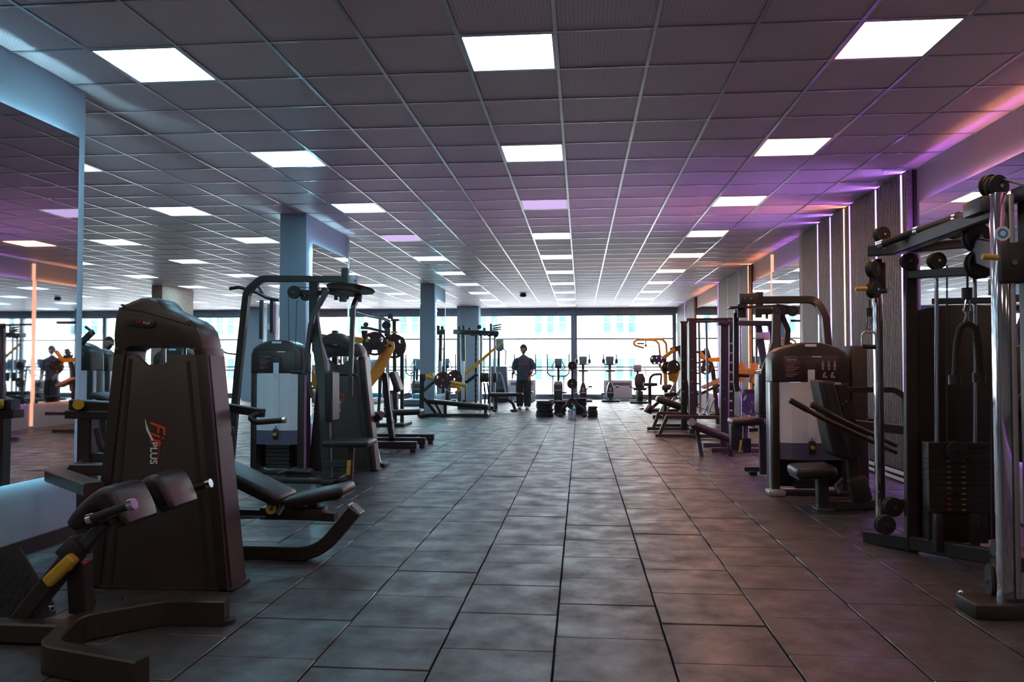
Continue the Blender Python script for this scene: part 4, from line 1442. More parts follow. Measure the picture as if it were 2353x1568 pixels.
# ------------------------------------------------------------------ smith machine with yellow carriage
r = thing('smith_machine', 'black smith machine with chrome rails and yellow bar carriage, right of the aisle', 'gym machine', (2.3, 11.6, 0))
tube('front_post', [(W(1664, 1030, 11.4).x, 11.4, .03), W(1664, 745, 11.4)], .12, .11, r)
M().bb(W(1651, 747, 11.3), W(1681, 741, 11.5), bev=.008).build('post_cap', 'black_steel', r)
tube('front_post', [(W(1680, 1010, 12.0).x, 12.0, .03), W(1681, 735, 12.0)], .08, .075, r)
for (y0, z0) in ((740, 12.0),):
    tube('top_beam', [W(1676, 742, 12.0), W(1788, 744, 11.4)], .08, .09, r, ref=(0, 0, 1))
for px in (1702, 1738):
    rod('guide_rail', [W(px, 958, 11.7), W(px, 750, 11.7)], .016, r)
tube('rear_post', [W(1758, 850, 11.6), W(1742, 748, 11.7)], .09, .09, r)
tube('rear_post', [W(1785, 850, 11.6), W(1770, 748, 11.7)], .08, .08, r)
M().box(W(1753, 771, 11.5), (.2, .02, .09), Matrix.Rotation(R_(-4), 3, 'Y'), bev=.006).build('maker_plate', 'silver_paint', r)
M().bb(W(1697, 877, 11.55), W(1707, 835, 11.75), bev=.01).build('bar_carriage', 'yellow', r)
M().bb(W(1726, 880, 11.55), W(1736, 835, 11.75), bev=.01).build('bar_carriage', 'yellow', r)
M().bb(W(1694, 861, 11.5), W(1772, 847, 11.6), bev=.008).build('carriage_beam', 'yellow', r)
M().cyl(W(1736, 855, 11.45), W(1752, 853, 11.3), .03).build('bar_end', 'chrome', r)
plate_at(r, W(1728, 925, 11.9), (.3, -1, 0), .20, marks=False)
M().bb(W(1712, 905, 11.6), W(1734, 895, 11.7)).build('lock_block', 'black_steel', r)
for k in range(9):
    M().cyl(W(1677, 790 + k * 22, 11.38), W(1682, 790 + k * 22, 11.36), .014, n=10).build('peg', 'silver_paint', r)
for (px, py, Y) in ((1618, 1026, 11.8), (1637, 1041, 11.15)):
    e = W(px, py, Y)
    M().path([(e.x, Y, .05), (e.x + 1.25, Y, .05)], .07, .07).build('base_beam', 'brown_steel', r)
    M().cyl((e.x - .01, Y, .05), (e.x + .01, Y, .05), .036).build('beam_cap', 'grey_steel', r)
tube('rear_link', [W(1690, 990, 12.3), W(1780, 985, 12.0)], .07, .06, r)
bolts(r, [W(1663, 893, 11.33), W(1664, 917, 11.33), W(1689, 1012, 11.33), W(1689, 1030, 11.33)], (0, 1, 0), .014)

r = thing('decline_bench', 'black padded bench with pale rounded end leaning beside the smith machine', 'gym bench', (1.9, 11.4, 0))
pad('bench_pad', W(1588, 966, 10.85), W(1682, 1002, 10.85), .28, .10, r)
M().cyl(W(1590, 970, 10.70), W(1590, 970, 11.0), .05).build('end_roll', 'silver_paint', r)
tube('bench_leg', [W(1600, 978, 10.85), (W(1612, 1020, 10.85).x, 10.85, .0)], .05, .05, r, 'grey_steel')
tube('bench_leg', [W(1675, 1005, 10.85), (W(1680, 1030, 10.85).x, 10.85, .0)], .06, .06, r)
tube('bench_brace', [W(1658, 1008, 10.78), W(1676, 1020, 10.78)], .03, .03, r, 'silver_paint')

# ------------------------------------------------------------------ perforated power rack
r = thing('power_rack', 'tall black power rack with perforated posts and slanted front feet, right side', 'gym rack', (2.1, 14.0, 0))
tube('rack_post', [(W(1592, 1000, 13.9).x, 13.9, .02), W(1590, 738, 13.9)], .13, .12, r, 'brown_steel')
tube('rack_post', [(W(1572, 1000, 14.9).x, 14.9, .02), W(1571, 742, 14.9)], .11, .11, r)
M().path([W(1577, 735, 13.9), W(1686, 734, 13.9)], .09, .05).build('top_beam', 'brown_steel', r)
M().path([W(1563, 741, 14.9), W(1690, 738, 14.9)], .07, .04).build('top_beam', 'black_steel', r)
for k in range(4):
    for (px, py, Y) in ((1590.5, 826 + k * 25.5, 13.83), (1570.5, 828 + k * 24, 14.83)):
        M().cyl(W(px, py, Y), W(px, py, Y - .008), .014, n=12).build('post_hole', 'silver_paint', r)
for k in range(6):
    M().cyl(W(1600, 810 + k * 24, 13.85), W(1605, 810 + k * 24, 13.8), .016, n=10).build('safety_peg', 'black_steel', r)
for px, pt in ((1606, 742), (1623, 742)):
    rod('guide_rail', [W(px + 4, 958, 14.3), W(px, pt, 14.3)], .022, r)
    M().lathe([(.03, 0), (.04, .01), (.04, .05), (.02, .10)], W(px + 4, 960, 14.3), (0, 0, 1), n=14).build('rail_spring', 'chrome', r)
tube('slant_foot', [(W(1515, 1003, 13.42).x, 13.42, .05), W(1533, 958, 13.42), W(1680, 960, 13.42)], .07, .06, r, 'brown_steel')
tube('slant_foot', [(W(1501, 984, 14.9).x, 14.9, .05), W(1514, 950, 14.9), W(1600, 952, 14.9)], .07, .06, r, 'brown_steel')
M().path([(W(1506, 1004, 13.42).x, 13.42, .04), (W(1660, 1004, 13.42).x, 13.42, .04)], .08, .06).build('floor_bar', 'brown_steel', r)
M().path([(W(1487, 987, 14.9).x, 14.9, .04), (W(1600, 987, 14.9).x, 14.9, .04)], .08, .06).build('floor_bar', 'brown_steel', r)
tube('rear_beam', [W(1610, 905, 14.4), W(1665, 880, 14.4)], .06, .05, r, 'brown_steel')
for px in (1618, 1628):
    rod('strut', [W(px, 950, 14.2), W(px + 14, 915, 14.2)], .014, r, 'chrome')

r = thing('plate_loaded_row', 'plate-loaded rowing machine with yellow arm seen through the rack', 'gym machine', (2.6, 16.4, 0))
tube('frame_post', [(W(1650, 960, 16.4).x, 16.4, .02), W(1638, 850, 16.4), W(1622, 800, 16.4)], .09, .08, r)
tube('lever_arm', [W(1627, 828, 16.3), W(1655, 826, 16.3)], .07, .09, r, 'yellow')
tube('lever_arm', [W(1604, 805, 16.3), W(1622, 828, 16.3), W(1618, 840, 16.3)], .07, .08, r, 'yellow')
plate_at(r, W(1621, 844, 16.15), (.2, -1, 0), .15)
plate_at(r, W(1617, 816, 16.5), (.6, -1, 0), .10)
pad('seat_pad', W(1612, 888, 16.3), W(1655, 868, 16.3), .3, .07, r, 'ash_wood')
tube('base_beam', [W(1600, 955, 16.4), W(1680, 955, 16.4)], .09, .08, r)
pad('chest_pad', W(1640, 905, 16.4), W(1636, 870, 16.4), .26, .09, r)

r = thing('leg_curl_bench', 'black leg curl bench with silver-capped foam roller on the right', 'gym bench', (1.7, 15.6, 0))
pad('bench_pad', W(1510, 909, 15.6), W(1572, 930, 15.6), .36, .13, r)
M().cyl(W(1486, 938, 15.4), W(1499, 943, 15.4), .085).build('foam_roller', 'rubber', r)
M().cyl(W(1484, 936, 15.36), W(1489, 939, 15.36), .09).build('roller_cap', 'silver_paint', r)
tube('roller_arm', [W(1496, 940, 15.6), W(1520, 918, 15.6)], .05, .06, r)
tube('bench_leg', [W(1530, 925, 15.6), (W(1524, 960, 15.6).x, 15.6, 0)], .06, .06, r)
tube('bench_leg', [W(1566, 932, 15.6), (W(1572, 965, 15.6).x, 15.6, 0)], .06, .06, r)
tube('base_beam', [(W(1505, 975, 15.6).x, 15.6, .04), (W(1590, 975, 15.6).x, 15.6, .04)], .08, .07, r)
rod('lever', [W(1548, 955, 15.4), W(1568, 945, 15.4)], .02, r, 'silver_paint')

r = thing('yellow_leg_press', 'yellow plate-loaded press with two stacked plates and pale slanted rails, right side', 'gym machine', (2.3, 18.0, 0))
M().prism([(p.x, p.z) for p in [W(a, b, 18) for a, b in ((1518, 822), (1548, 800), (1553, 806), (1528, 826))]], (0, 18.0, 0), (1, 0, 0), (0, 0, 1), .12, bev=.01).build('lever_arm', 'yellow', r)
M().prism([(p.x, p.z) for p in [W(a, b, 18) for a, b in ((1536, 855), (1562, 852), (1556, 880), (1538, 876))]], (0, 18.1, 0), (1, 0, 0), (0, 0, 1), .12, bev=.01).build('carriage', 'yellow', r)
M().path([W(1545, 855, 17.8), W(1568, 845, 17.8)], .06, .07).build('stop_arm', 'yellow', r)
plate_at(r, W(1548, 843, 17.7), (.35, -1, 0), .15)
plate_at(r, W(1535, 846, 17.9), (.35, -1, 0), .15)
for dx in (0, 22):
    tube('slide_rail', [W(1517 + dx * .5, 948, 17.9), W(1552 + dx, 880, 17.9)], .10, .06, r, 'silver_paint')
tube('top_frame', [W(1540, 806, 18.2), W(1562, 800, 18.2), W(1570, 830, 18.2)], .12, .12, r)
tube('rear_frame', [W(1566, 830, 18.2), (W(1590, 955, 18.2).x, 18.2, 0)], .1, .1, r)
pad('seat_pad', W(1524, 904, 18), W(1552, 900, 18), .4, .08, r)
tube('base_beam', [(W(1500, 958, 18).x, 18, .05), (W(1590, 958, 18).x, 18, .05)], .1, .09, r)

r = thing('yellow_lever_pulldown', 'yellow pulldown machine with overhead bent arms and small plates near the windows', 'gym machine', (2.0, 20.5, 0))
rod('overhead_arm', [W(1480, 800, 20.3), W(1458, 794, 20.3), W(1456, 786, 20.3), W(1466, 781, 20.3), W(1505, 782, 20.3), W(1514, 790, 20.3), W(1518, 830, 20.3)], .026, r, 'yellow', fil=.1)
rod('overhead_arm', [W(1466, 781, 20.7), W(1522, 780, 20.7), W(1531, 790, 20.7), W(1532, 812, 20.7)], .03, r, 'yellow', fil=.1)
rod('hand_grip', [W(1464, 790, 20.3), W(1480, 790, 20.3)], .02, r, 'rubber')
rod('hook', [W(1484, 782, 20.4), W(1484, 796, 20.4)], .014, r, 'yellow')
M().lathe([(.01, 0), (.04, .04), (.01, .08)], W(1484, 798, 20.4), (0, 0, 1), n=12).build('hook_end', 'yellow', r)
plate_at(r, W(1504, 827, 20.2), (.5, -1, 0), .125)
plate_at(r, W(1514, 827, 20.0), (.5, -1, 0), .125)
M().path([W(1515, 838, 20.4), W(1528, 860, 20.4), W(1530, 890, 20.4)], .07, .07).build('yellow_post', 'yellow', r)
tube('mast', [(W(1532, 932, 20.5).x, 20.5, 0), W(1527, 820, 20.5)], .1, .09, r)
pad('thigh_pad', W(1520, 885, 20.3), W(1544, 883, 20.3), .3, .14, r, 'brown_steel')
tube('base_beam', [(W(1495, 934, 20.5).x, 20.5, .05), (W(1560, 934, 20.5).x, 20.5, .05)], .1, .09, r)

r = thing('arched_curl_stand', 'slim black stand with arched top tube and round pad near the bikes', 'gym machine', (1.9, 22.0, 0))
rod('arched_tube', [W(1493, 880, 22), W(1494, 868, 22), W(1502, 861, 22), W(1520, 860, 22)], .035, r, 'grey_steel', fil=.15)
tube('post', [(W(1493, 932, 22).x, 22, 0), W(1493, 880, 22)], .09, .09, r)
M().lathe([(.1, -.05), (.2, -.04), (.2, .04), (.1, .06)], W(1494, 884, 22), (0, 0, 1), n=24).build('round_pad', 'leather', r)
M().bb((W(1470, 932, 22).x, 21.8, 0), (W(1520, 932, 22).x, 22.2, .05), bev=.02).build('base_plate', 'silver_paint', r)
tube('side_tube', [W(1520, 860, 22), W(1518, 885, 22)], .05, .05, r, 'grey_steel')

# ------------------------------------------------------------------ left middle distance
r = thing('decline_row_bench', 'plate-loaded bench with yellow lever handles and grip plates before the far pier', 'gym machine', (-3.0, 18.4, 0))
YB = 18.4
tube('upright', [(W(969, 955, YB).x, YB, .02), W(971, 862, YB)], .11, .11, r)
M().box(W(972, 868, YB), (.15, .14, .17), bev=.02).build('pivot_head', 'black_steel', r)
tube('brace', [W(972, 900, YB), W(990, 885, YB), W(1005, 872, YB)], .07, .07, r, 'grey_steel')
tube('brace', [W(975, 915, YB), W(1002, 950, YB)], .08, .08, r)
M().path([W(980, 867, YB - .2), W(1072, 886, YB - .2)], .07, None, n=14).build('lever_handle', 'yellow', r) if False else rod('lever_handle', [W(980, 866, YB - .1), W(1000, 872, YB - .1), W(1071, 886, YB - .15)], .045, r, 'yellow')
rod('lever_handle', [W(1030, 884, YB + .3), W(1055, 890, YB + .3), W(1058, 896, YB + .3), W(1046, 904, YB + .3)], .04, r, 'yellow', fil=.1)
M().path([W(984, 862, YB), W(996, 860, YB)], .1, .06).build('lever_hub', 'yellow', r)
plate_at(r, W(1017, 874, YB - .25), (.35, -1, 0), .20)
plate_at(r, W(1044, 872, YB + .4), (.9, -1, 0), .22)
pad('bench_pad', W(984, 917, YB), W(1122, 930, YB), .30, .07, r)
M().path([W(986, 925, YB), W(1122, 938, YB)], .08, .06).build('bench_beam', 'black_steel', r)
for px, t in ((1023, 922), (1116, 936)):
    tube('bench_leg', [(W(px, 955, YB).x, YB, .03), W(px, t, YB)], .07, .07, r)
tube('bench_leg', [(W(1016, 955, YB).x, YB, .03), W(998, 922, YB)], .06, .06, r)
M().path([(W(960, 957, YB).x, YB, .04), (W(1124, 957, YB).x, YB, .04)], .09, .07).build('base_beam', 'black_steel', r)
M().path([(W(975, 957, YB).x, YB - .5, .04), (W(1000, 957, YB).x, YB + .5, .04)], .08, .07, ref=(0, 0, 1)).build('base_beam', 'black_steel', r)
M().cyl((W(1120, 957, YB).x, YB - .25, .05), (W(1120, 957, YB).x, YB + .25, .05), .05).build('base_foot', 'black_steel', r)

r = thing('cable_tower', 'tall multi-cable tower with perforated posts and grips on top, before the window column', 'gym machine', (-2.9, 21.4, 0))
YT = 21.4
M().path([W(1043, 763, YT), W(1146, 767, YT)], .30, .13).build('top_beam', 'black_steel', r)
for k, px in enumerate((1054, 1065)):
    tube('post', [(W(px, 935, YT).x, YT + .2, .02), W(px, 765, YT + .2)], .08, .09, r)
for px in (1094.5, 1106, 1126, 1137):
    tube('perforated_post', [(W(px, 935, YT).x, YT - .1, .02), W(px, 768, YT - .1)], .055, .06, r, 'black_steel' if px < 1100 else 'silver_paint')
m = 0
for k in range(12):
    M().cyl(W(1094.5, 785 + k * 12, YT - .132), W(1094.5, 785 + k * 12, YT - .14), .012, n=8).build('post_hole', 'white_print', r)
for px in (1112, 1121):
    rod('cable', [W(px, 770, YT - .2), W(px, 900, YT - .2)], .01, r, 'grey_steel')
M().bb(W(1060, 920, YT + .05), W(1068, 830, YT + .15)).build('stack_cover', 'silver_paint', r)
for px, py in ((1056, 752), (1065, 750), (1079, 755), (1113, 756)):
    M().cyl(W(px, py, YT), W(px, py + 8, YT), .04).cyl(W(px - 3, py, YT), W(px + 3, py, YT), .025).build('top_knob', 'black_steel', r)
pulley(r, W(1101, 752, YT - .1), .06, (0, -1, 0))
for px, py in ((1085, 768), (1093, 769), (1104, 768), (1114, 768), (1123, 769), (1131, 768), (1140, 771)):
    pulley(r, W(px, py, YT - .2), .055, (0, -1, 0))
for dy in (0, 5, 9):
    tube('grip_pad', [W(1132, 750 + dy, YT - .3), W(1152, 746 + dy * 1.2, YT - .3)], .16, .03, r, 'black_plastic')
rod('grip_post', [W(1128, 768, YT - .3), W(1128, 744, YT - .3)], .03, r, 'grey_steel')
tube('bar_hook', [W(1134, 768, YT - .3), W(1146, 765, YT - .3)], .1, .09, r)
M().path([(W(1050, 935, YT).x, YT + .2, .04), (W(1140, 935, YT).x, YT - .1, .04)], .12, .07, ref=(0, 0, 1)).build('base_beam', 'black_steel', r)
for k in range(5):
    a, b = (1070 + k * 17, 860 - k * 15), (1087 + k * 17, 845 - k * 15)
    M().path([W(*a, YT - .25), W(*b, YT - .25)], .05, .10 - k * .012).build('resistance_band', 'yellow', r)
for px in (1108, 1118, 1137):
    M().box(W(px, 868, YT - .2), (.12, .1, .26), bev=.03).build('carriage', 'black_steel', r)
tube('swing_arm', [W(1070, 880, YT - .3), W(1098, 860, YT - .3)], .09, .09, r)
for px in (1112, 1120):
    rod('hanging_rope', [W(px, 880, YT - .3), W(px + 3, 905, YT - .3), W(px + 2, 928, YT - .3)], .022, r, 'rubber', fil=.1)

r = thing('flat_bench', 'black flat bench with curved foot beside the walking man', 'gym bench', (-2.0, 20.8, 0))
pad('bench_pad', W(1124, 903, 20.8), W(1202, 903, 20.8), .30, .09, r)
rod('curved_foot', [W(1135, 920, 20.8), W(1168, 920, 20.8), W(1178, 926, 20.8), W(1184, 943, 20.8)], .04, r, 'black_steel', fil=.25)
tube('bench_leg', [(W(1140, 940, 20.8).x, 20.8, .02), W(1140, 906, 20.8)], .08, .08, r)
M().bb((W(1174, 945, 20.8).x, 20.55, 0), (W(1190, 945, 20.8).x, 21.05, .05), bev=.02).build('front_foot', 'black_steel', r)
M().bb((W(1133, 945, 20.8).x, 20.55, 0), (W(1143, 945, 20.8).x, 21.05, .05), bev=.02).build('rear_foot', 'black_steel', r)
rod('frame_tube', [W(1128, 914, 20.8), W(1168, 915, 20.8)], .025, r, 'silver_paint')

# cable column behind the yellow press
r = thing('pulldown_tower', 'dark pulldown tower with chrome top bar behind the yellow press', 'gym machine', (-4.0, 15.8, 0))
YC = 15.8
for px in (892, 908, 924):
    tube('post', [(W(px, 962, YC).x, YC, .02), W(px - 2 if px < 920 else px, 738 if px < 920 else 775, YC)], .06, .07, r, 'black_steel' if px != 892 else 'silver_paint')
M().path([W(900, 736, YC), W(918, 736, YC)], .14, .05).build('top_beam', 'grey_steel', r)
rod('pulldown_bar', [W(820, 718, YC - .2), W(848, 726, YC - .2), W(880, 732, YC - .2), W(896, 740, YC - .2)], .035, r, 'chrome', fil=.2)
for px in (894, 900):
    rod('top_pin', [W(px, 733, YC), W(px, 722, YC)], .03, r, 'grey_steel')
pulley(r, W(888, 748, YC - .1), .09, (0, -1, 0))
M().box(W(890, 764, YC - .1), (.12, .1, .18), bev=.03).build('pulley_block', 'grey_steel', r)
rod('arm', [W(830, 753, YC - .2), W(850, 755, YC - .2), W(886, 764, YC - .2)], .03, r, 'grey_steel')
pulley(r, W(841, 746, YC - .2), .05, (0, -1, 0))
M().bb(W(899, 762, YC - .05), W(913, 766, YC - .1)).build('yellow_tag', 'yellow', r)
m = M()
for k in range(10):
    m.bb(W(896, 955, YC) + Vector((-.12, -.05, .02 + k * .05)), W(896, 955, YC) + Vector((.16, .1, .065 + k * .05)), bev=.004, seg=1)
m.build('weight_stack', 'black_steel', r)
M().bb((W(870, 965, YC).x, YC - .4, 0), (W(938, 965, YC).x, YC + .4, .06), bev=.02).build('base_plate', 'black_steel', r)
pad('knee_pad', W(862, 945, YC - .3), W(905, 948, YC - .3), .3, .1, r)
tube('slant_leg', [(W(868, 935, YC - .4).x, YC - .4, .02), W(876, 850, YC - .3)], .05, .05, r)

# ------------------------------------------------------------------ far left machines
TLX = W(157, 900, 9.8).x
r = thing('shoulder_press_machine', 'black weight machine with milky shield just past the corner of the near mirror', 'gym machine', (TLX, 9.8, 0))
sel_tower(r, TLX, 9.8, w=.62, h=1.55)
tube('press_arm', [W(185, 790, 9.9), W(212, 764, 9.7)], .06, .07, r, 'grey_steel')
rod('hand_grip', [W(215, 766, 9.7), W(198, 752, 9.9)], .02, r, 'rubber')
pad('seat_pad', W(226, 900, 9.6), W(262, 912, 9.6), .36, .07, r)
tube('seat_post', [(W(240, 1040, 9.6).x, 9.6, 0), W(240, 908, 9.6)], .08, .08, r)
TLX2 = W(207, 900, 12.4).x
r = thing('leg_machine', 'black weight machine with milky shield in front of the bearded man', 'gym machine', (TLX2, 12.4, 0))
sel_tower(r, TLX2, 12.4, w=.62, h=1.52)
pad('seat_pad', W(222, 905, 12.1), W(262, 905, 12.1), .36, .07, r)
tube('seat_post', [(W(250, 980, 12.1).x, 12.1, 0), W(250, 908, 12.1)], .08, .08, r)
TLX3 = W(395, 900, 11.0).x
r = thing('row_machine', 'weight machine with instruction plate seen through the gap in the lettered tower', 'gym machine', (TLX3, 11.0, 0))
sel_tower(r, TLX3, 11.0, w=.62, h=1.50)
pad('chest_pad', W(470, 880, 10.8), W(470, 830, 10.8), .26, .08, r, drop=False)
tube('chest_post', [(W(475, 1010, 10.8).x, 10.8, 0), W(475, 850, 10.8)], .08, .08, r)

r = thing('wall_pulldown', 'grey pulldown station with curved wide bar beside the middle pier', 'gym machine', (-5.2, 12.8, 0))
YD = 12.8
tube('post', [(W(625, 985, YD).x, YD, .02), W(628, 700, YD)], .16, .16, r, 'silver_paint')
tube('inner_post', [W(627, 765, YD - .1), W(627, 688, YD - .1)], .13, .06, r, 'black_steel')
rod('wide_bar', [W(528, 664, YD - .2), W(548, 660, YD - .2), W(590, 672, YD - .2), W(612, 684, YD - .2), W(642, 690, YD - .2)], .03, r, 'black_steel', fil=.2)
tube('bar_hook', [W(604, 674, YD - .2), W(594, 658, YD - .2)], .05, .05, r, 'grey_steel')
M().bb(W(596, 690, YD + .1), W(606, 780, YD + .15)).build('side_rail', 'grey_steel', r)
M().bb(W(615, 758, YD - .14), W(626, 744, YD - .1)).build('label_plate', 'white_print', r)
M().bb((W(600, 985, YD).x, YD - .4, 0), (W(650, 985, YD).x, YD + .3, .06), bev=.02).build('base_plate', 'black_steel', r)

r = thing('rope_cable_column', 'slim cable column with hanging rope handle between the towers on the left', 'gym machine', (-8.2, 18.0, 0))
YE = 18.0
rod('column', [(W(497, 930, YE).x, YE, 0), W(495, 795, YE)], .04, r, 'silver_paint')
tube('handle_arm', [W(493, 775, YE), W(504, 798, YE)], .1, .08, r, 'grey_steel')
pulley(r, W(486, 772, YE), .05, (0, -1, 0))
rod('rope', [W(506, 804, YE), W(520, 812, YE), W(545, 815, YE)], .02, r, 'rubber', fil=.2)
M().box(W(492, 825, YE), (.14, .12, .22), bev=.04).build('carriage', 'black_plastic', r)
M().bb((W(480, 935, YE).x, YE - .3, 0), (W(515, 935, YE).x, YE + .3, .06), bev=.02).build('base_plate', 'black_steel', r)

# treadmills along the window on the left
def treadmill(cx, cy, label):
    r = thing('treadmill', label, 'treadmill', (cx, cy, 0), 'treadmills along the window')
    M().bb((cx - .42, cy - .95, .0), (cx + .42, cy + .85, .16), bev=.04).build('deck', 'tread_grey', r)
    M().bb((cx - .27, cy - .93, .155), (cx + .27, cy + .5, .175), bev=.005).build('belt', 'rubber', r)
    M().bb((cx - .42, cy - .9, .16), (cx - .28, cy + .5, .185), bev=.008).bb((cx + .28, cy - .9, .16), (cx + .42, cy + .5, .185), bev=.008).build('side_step', 'teal_sheen', r)
    M().bb((cx - .40, cy + .45, .12), (cx + .40, cy + .9, .32), bev=.06).build('motor_cover', 'teal_sheen', r)
    for s in (-1, 1):
        rod('upright', [(cx + s * .4, cy + .6, .15), (cx + s * .38, cy + .75, 1.2)], .035, r, 'grey_steel')
        rod('handrail', [(cx + s * .38, cy + .75, 1.05), (cx + s * .38, cy + .2, .95)], .022, r, 'rubber')
    M().box((cx, cy + .72, 1.25), (.7, .08, .34), Matrix.Rotation(R_(-20), 3, 'X'), bev=.03).build('console', 'screen', r)
    return r


treadmill(-6.9, 24.6, 'grey treadmill with teal reflection painted on its deck left of the far pier')
treadmill(-8.2, 24.6, 'grey treadmill second to the left of the far pier')
treadmill(-9.5, 24.6, 'grey treadmill third to the left of the far pier')
treadmill(-4.95, 23.9, 'treadmill with teal reflection painted on its deck half hidden behind the far pier')


# ------------------------------------------------------------------ cardio machines at the window
def elliptical(cx, cy, label):
    r = thing('elliptical_trainer', label, 'elliptical', (cx, cy, 0), 'elliptical trainers at the window')
    M().prism([(-.14, .02), (.14, .02), (.15, .55), (.13, .66), (-.13, .66), (-.15, .55)], (cx, cy, 0), (1, 0, 0), (0, 0, 1), .5, bev=.04).build('drive_housing', 'grey_steel', r)
    M().box((cx, cy - .02, .62), (.27, .48, .16), bev=.05).build('housing_top', 'silver_paint', r)
    M().bb((cx - .16, cy - .27, .38), (cx + .16, cy - .24, .41)).build('housing_stripe', 'silver_paint', r)
    tube('console_post', [(cx, cy, .6), (cx, cy + .05, 1.22)], .08, .08, r, 'black_steel')
    M().prism([(-.11, 1.20), (.11, 1.20), (.13, 1.42), (.11, 1.45), (-.11, 1.45), (-.13, 1.42)], (cx, cy - .02, 0), (1, 0, 0), (0, 0, 1), .07, bev=.012).build('console', 'screen', r)
    M().prism([(-.10, 1.12), (.10, 1.12), (.12, 1.22), (-.12, 1.22)], (cx, cy + .02, 0), (1, 0, 0), (0, 0, 1), .06, bev=.01).build('console_tray', 'black_plastic', r)
    for s in (-1, 1):
        rod('swing_arm', [(cx + s * .04, cy - .1, .86), (cx + s * .26, cy - .1, .86), (cx + s * .36, cy - .12, .96), (cx + s * .36, cy - .2, 1.60)], .020, r, 'grey_steel', fil=.1)
        rod('fixed_handle', [(cx + s * .12, cy, 1.36), (cx + s * .22, cy - .06, 1.16), (cx + s * .20, cy - .06, 1.10), (cx + s * .08, cy, 1.10)], .014, r, 'grey_steel', fil=.05)
        rod('link_rod', [(cx + s * .18, cy - .1, .86), (cx + s * .18, cy - .15, .35)], .016, r, 'grey_steel')
        M().box((cx + s * .22, cy - .45, .28 + s * .04), (.16, .4, .05), bev=.015).build('pedal', 'black_plastic', r)
        rod('pedal_arm', [(cx + s * .18, cy - .15, .35), (cx + s * .2, cy - .6, .25)], .02, r, 'grey_steel')
    M().bb((cx - .32, cy - .85, 0), (cx + .32, cy - .75, .06), bev=.02).build('rear_foot', 'black_steel', r)
    M().bb((cx - .06, cy - .8, .02), (cx + .06, cy + .3, .08), bev=.015).build('spine', 'black_steel', r)
    M().bb((cx - .32, cy + .2, 0), (cx + .32, cy + .3, .06), bev=.02).build('front_foot', 'black_steel', r)
    return r


elliptical(W(1283, 900, 26.2).x, 26.2, 'elliptical trainer standing free before the centre window post')
elliptical(W(1207, 900, 26.4).x, 26.4, 'elliptical trainer directly behind the walking man')
elliptical(W(958, 900, 26.9).x, 26.9, 'elliptical trainer left of the far pier')
elliptical(W(1024, 900, 25.9).x, 25.9, 'elliptical trainer just right of the far pier')


def bike(cx, cy, label):
    r = thing('exercise_bike', label, 'exercise bike', (cx, cy, 0), 'upright bikes at the window')
    M().prism([(-.09, .12), (.09, .12), (.13, .30), (.08, .55), (.03, .66), (-.03, .66), (-.08, .55), (-.13, .30)], (cx, cy, 0), (1, 0, 0), (0, 0, 1), .6, bev=.03).build('drive_housing', 'grey_steel', r)
    M().box((cx, cy - .31, .42), (.07, .02, .10), bev=.006).build('housing_label', 'silver_paint', r)
    M().bb((cx - .12, cy - .32, .29), (cx + .12, cy + .3, .33), bev=.008).build('housing_band', 'silver_paint', r)
    tube('seat_post', [(cx, cy - .25, .6), (cx, cy - .3, 1.02)], .05, .05, r, 'silver_paint')
    M().prism([(-.15, 0), (.15, 0), (.17, .03), (.12, .06), (-.12, .06), (-.17, .03)], (cx, cy - .3, 1.01), (1, 0, 0), (0, 0, 1), .26, bev=.02).build('saddle', 'leather', r)
    tube('console_post', [(cx, cy + .2, .6), (cx, cy + .3, 1.26)], .09, .09, r, 'black_steel')
    M().prism([(-.12, 1.26), (.12, 1.26), (.14, 1.48), (.12, 1.53), (-.12, 1.53), (-.14, 1.48)], (cx, cy + .25, 0), (1, 0, 0), (0, 0, 1), .08, bev=.015).build('console', 'screen', r)
    for s in (-1, 1):
        rod('handlebar', [(cx + s * .03, cy + .2, 1.24), (cx + s * .18, cy + .15, 1.25), (cx + s * .22, cy + .05, 1.34), (cx + s * .21, cy, 1.6)], .018, r, 'grey_steel', fil=.06)
        M().box((cx + s * .22, cy + .1, 1.36), (.10, .1, .16), bev=.04).build('elbow_rest', 'grey_steel', r)
        rod('crank', [(cx + s * .1, cy, .38), (cx + s * .16, cy - .02, .38 + s * .1)], .02, r, 'silver_paint')
        M().box((cx + s * .24, cy - .02, .38 + s * .12), (.13, .12, .06), bev=.02).build('pedal', 'black_plastic', r)
    M().bb((cx - .30, cy - .45, 0), (cx + .30, cy - .35, .07), bev=.025).build('rear_foot', 'black_steel', r)
    M().bb((cx - .24, cy + .35, 0), (cx + .24, cy + .43, .06), bev=.02).build('front_foot', 'black_steel', r)
    M().bb((cx - .05, cy - .4, .04), (cx + .05, cy + .4, .16), bev=.015).build('spine', 'black_steel', r)
    return r


bike(W(1340, 900, 26.4).x, 26.4, 'upright exercise bike just right of the plate stand')
bike(W(1402, 900, 26.4).x, 26.4, 'upright exercise bike in front of the white radiator')

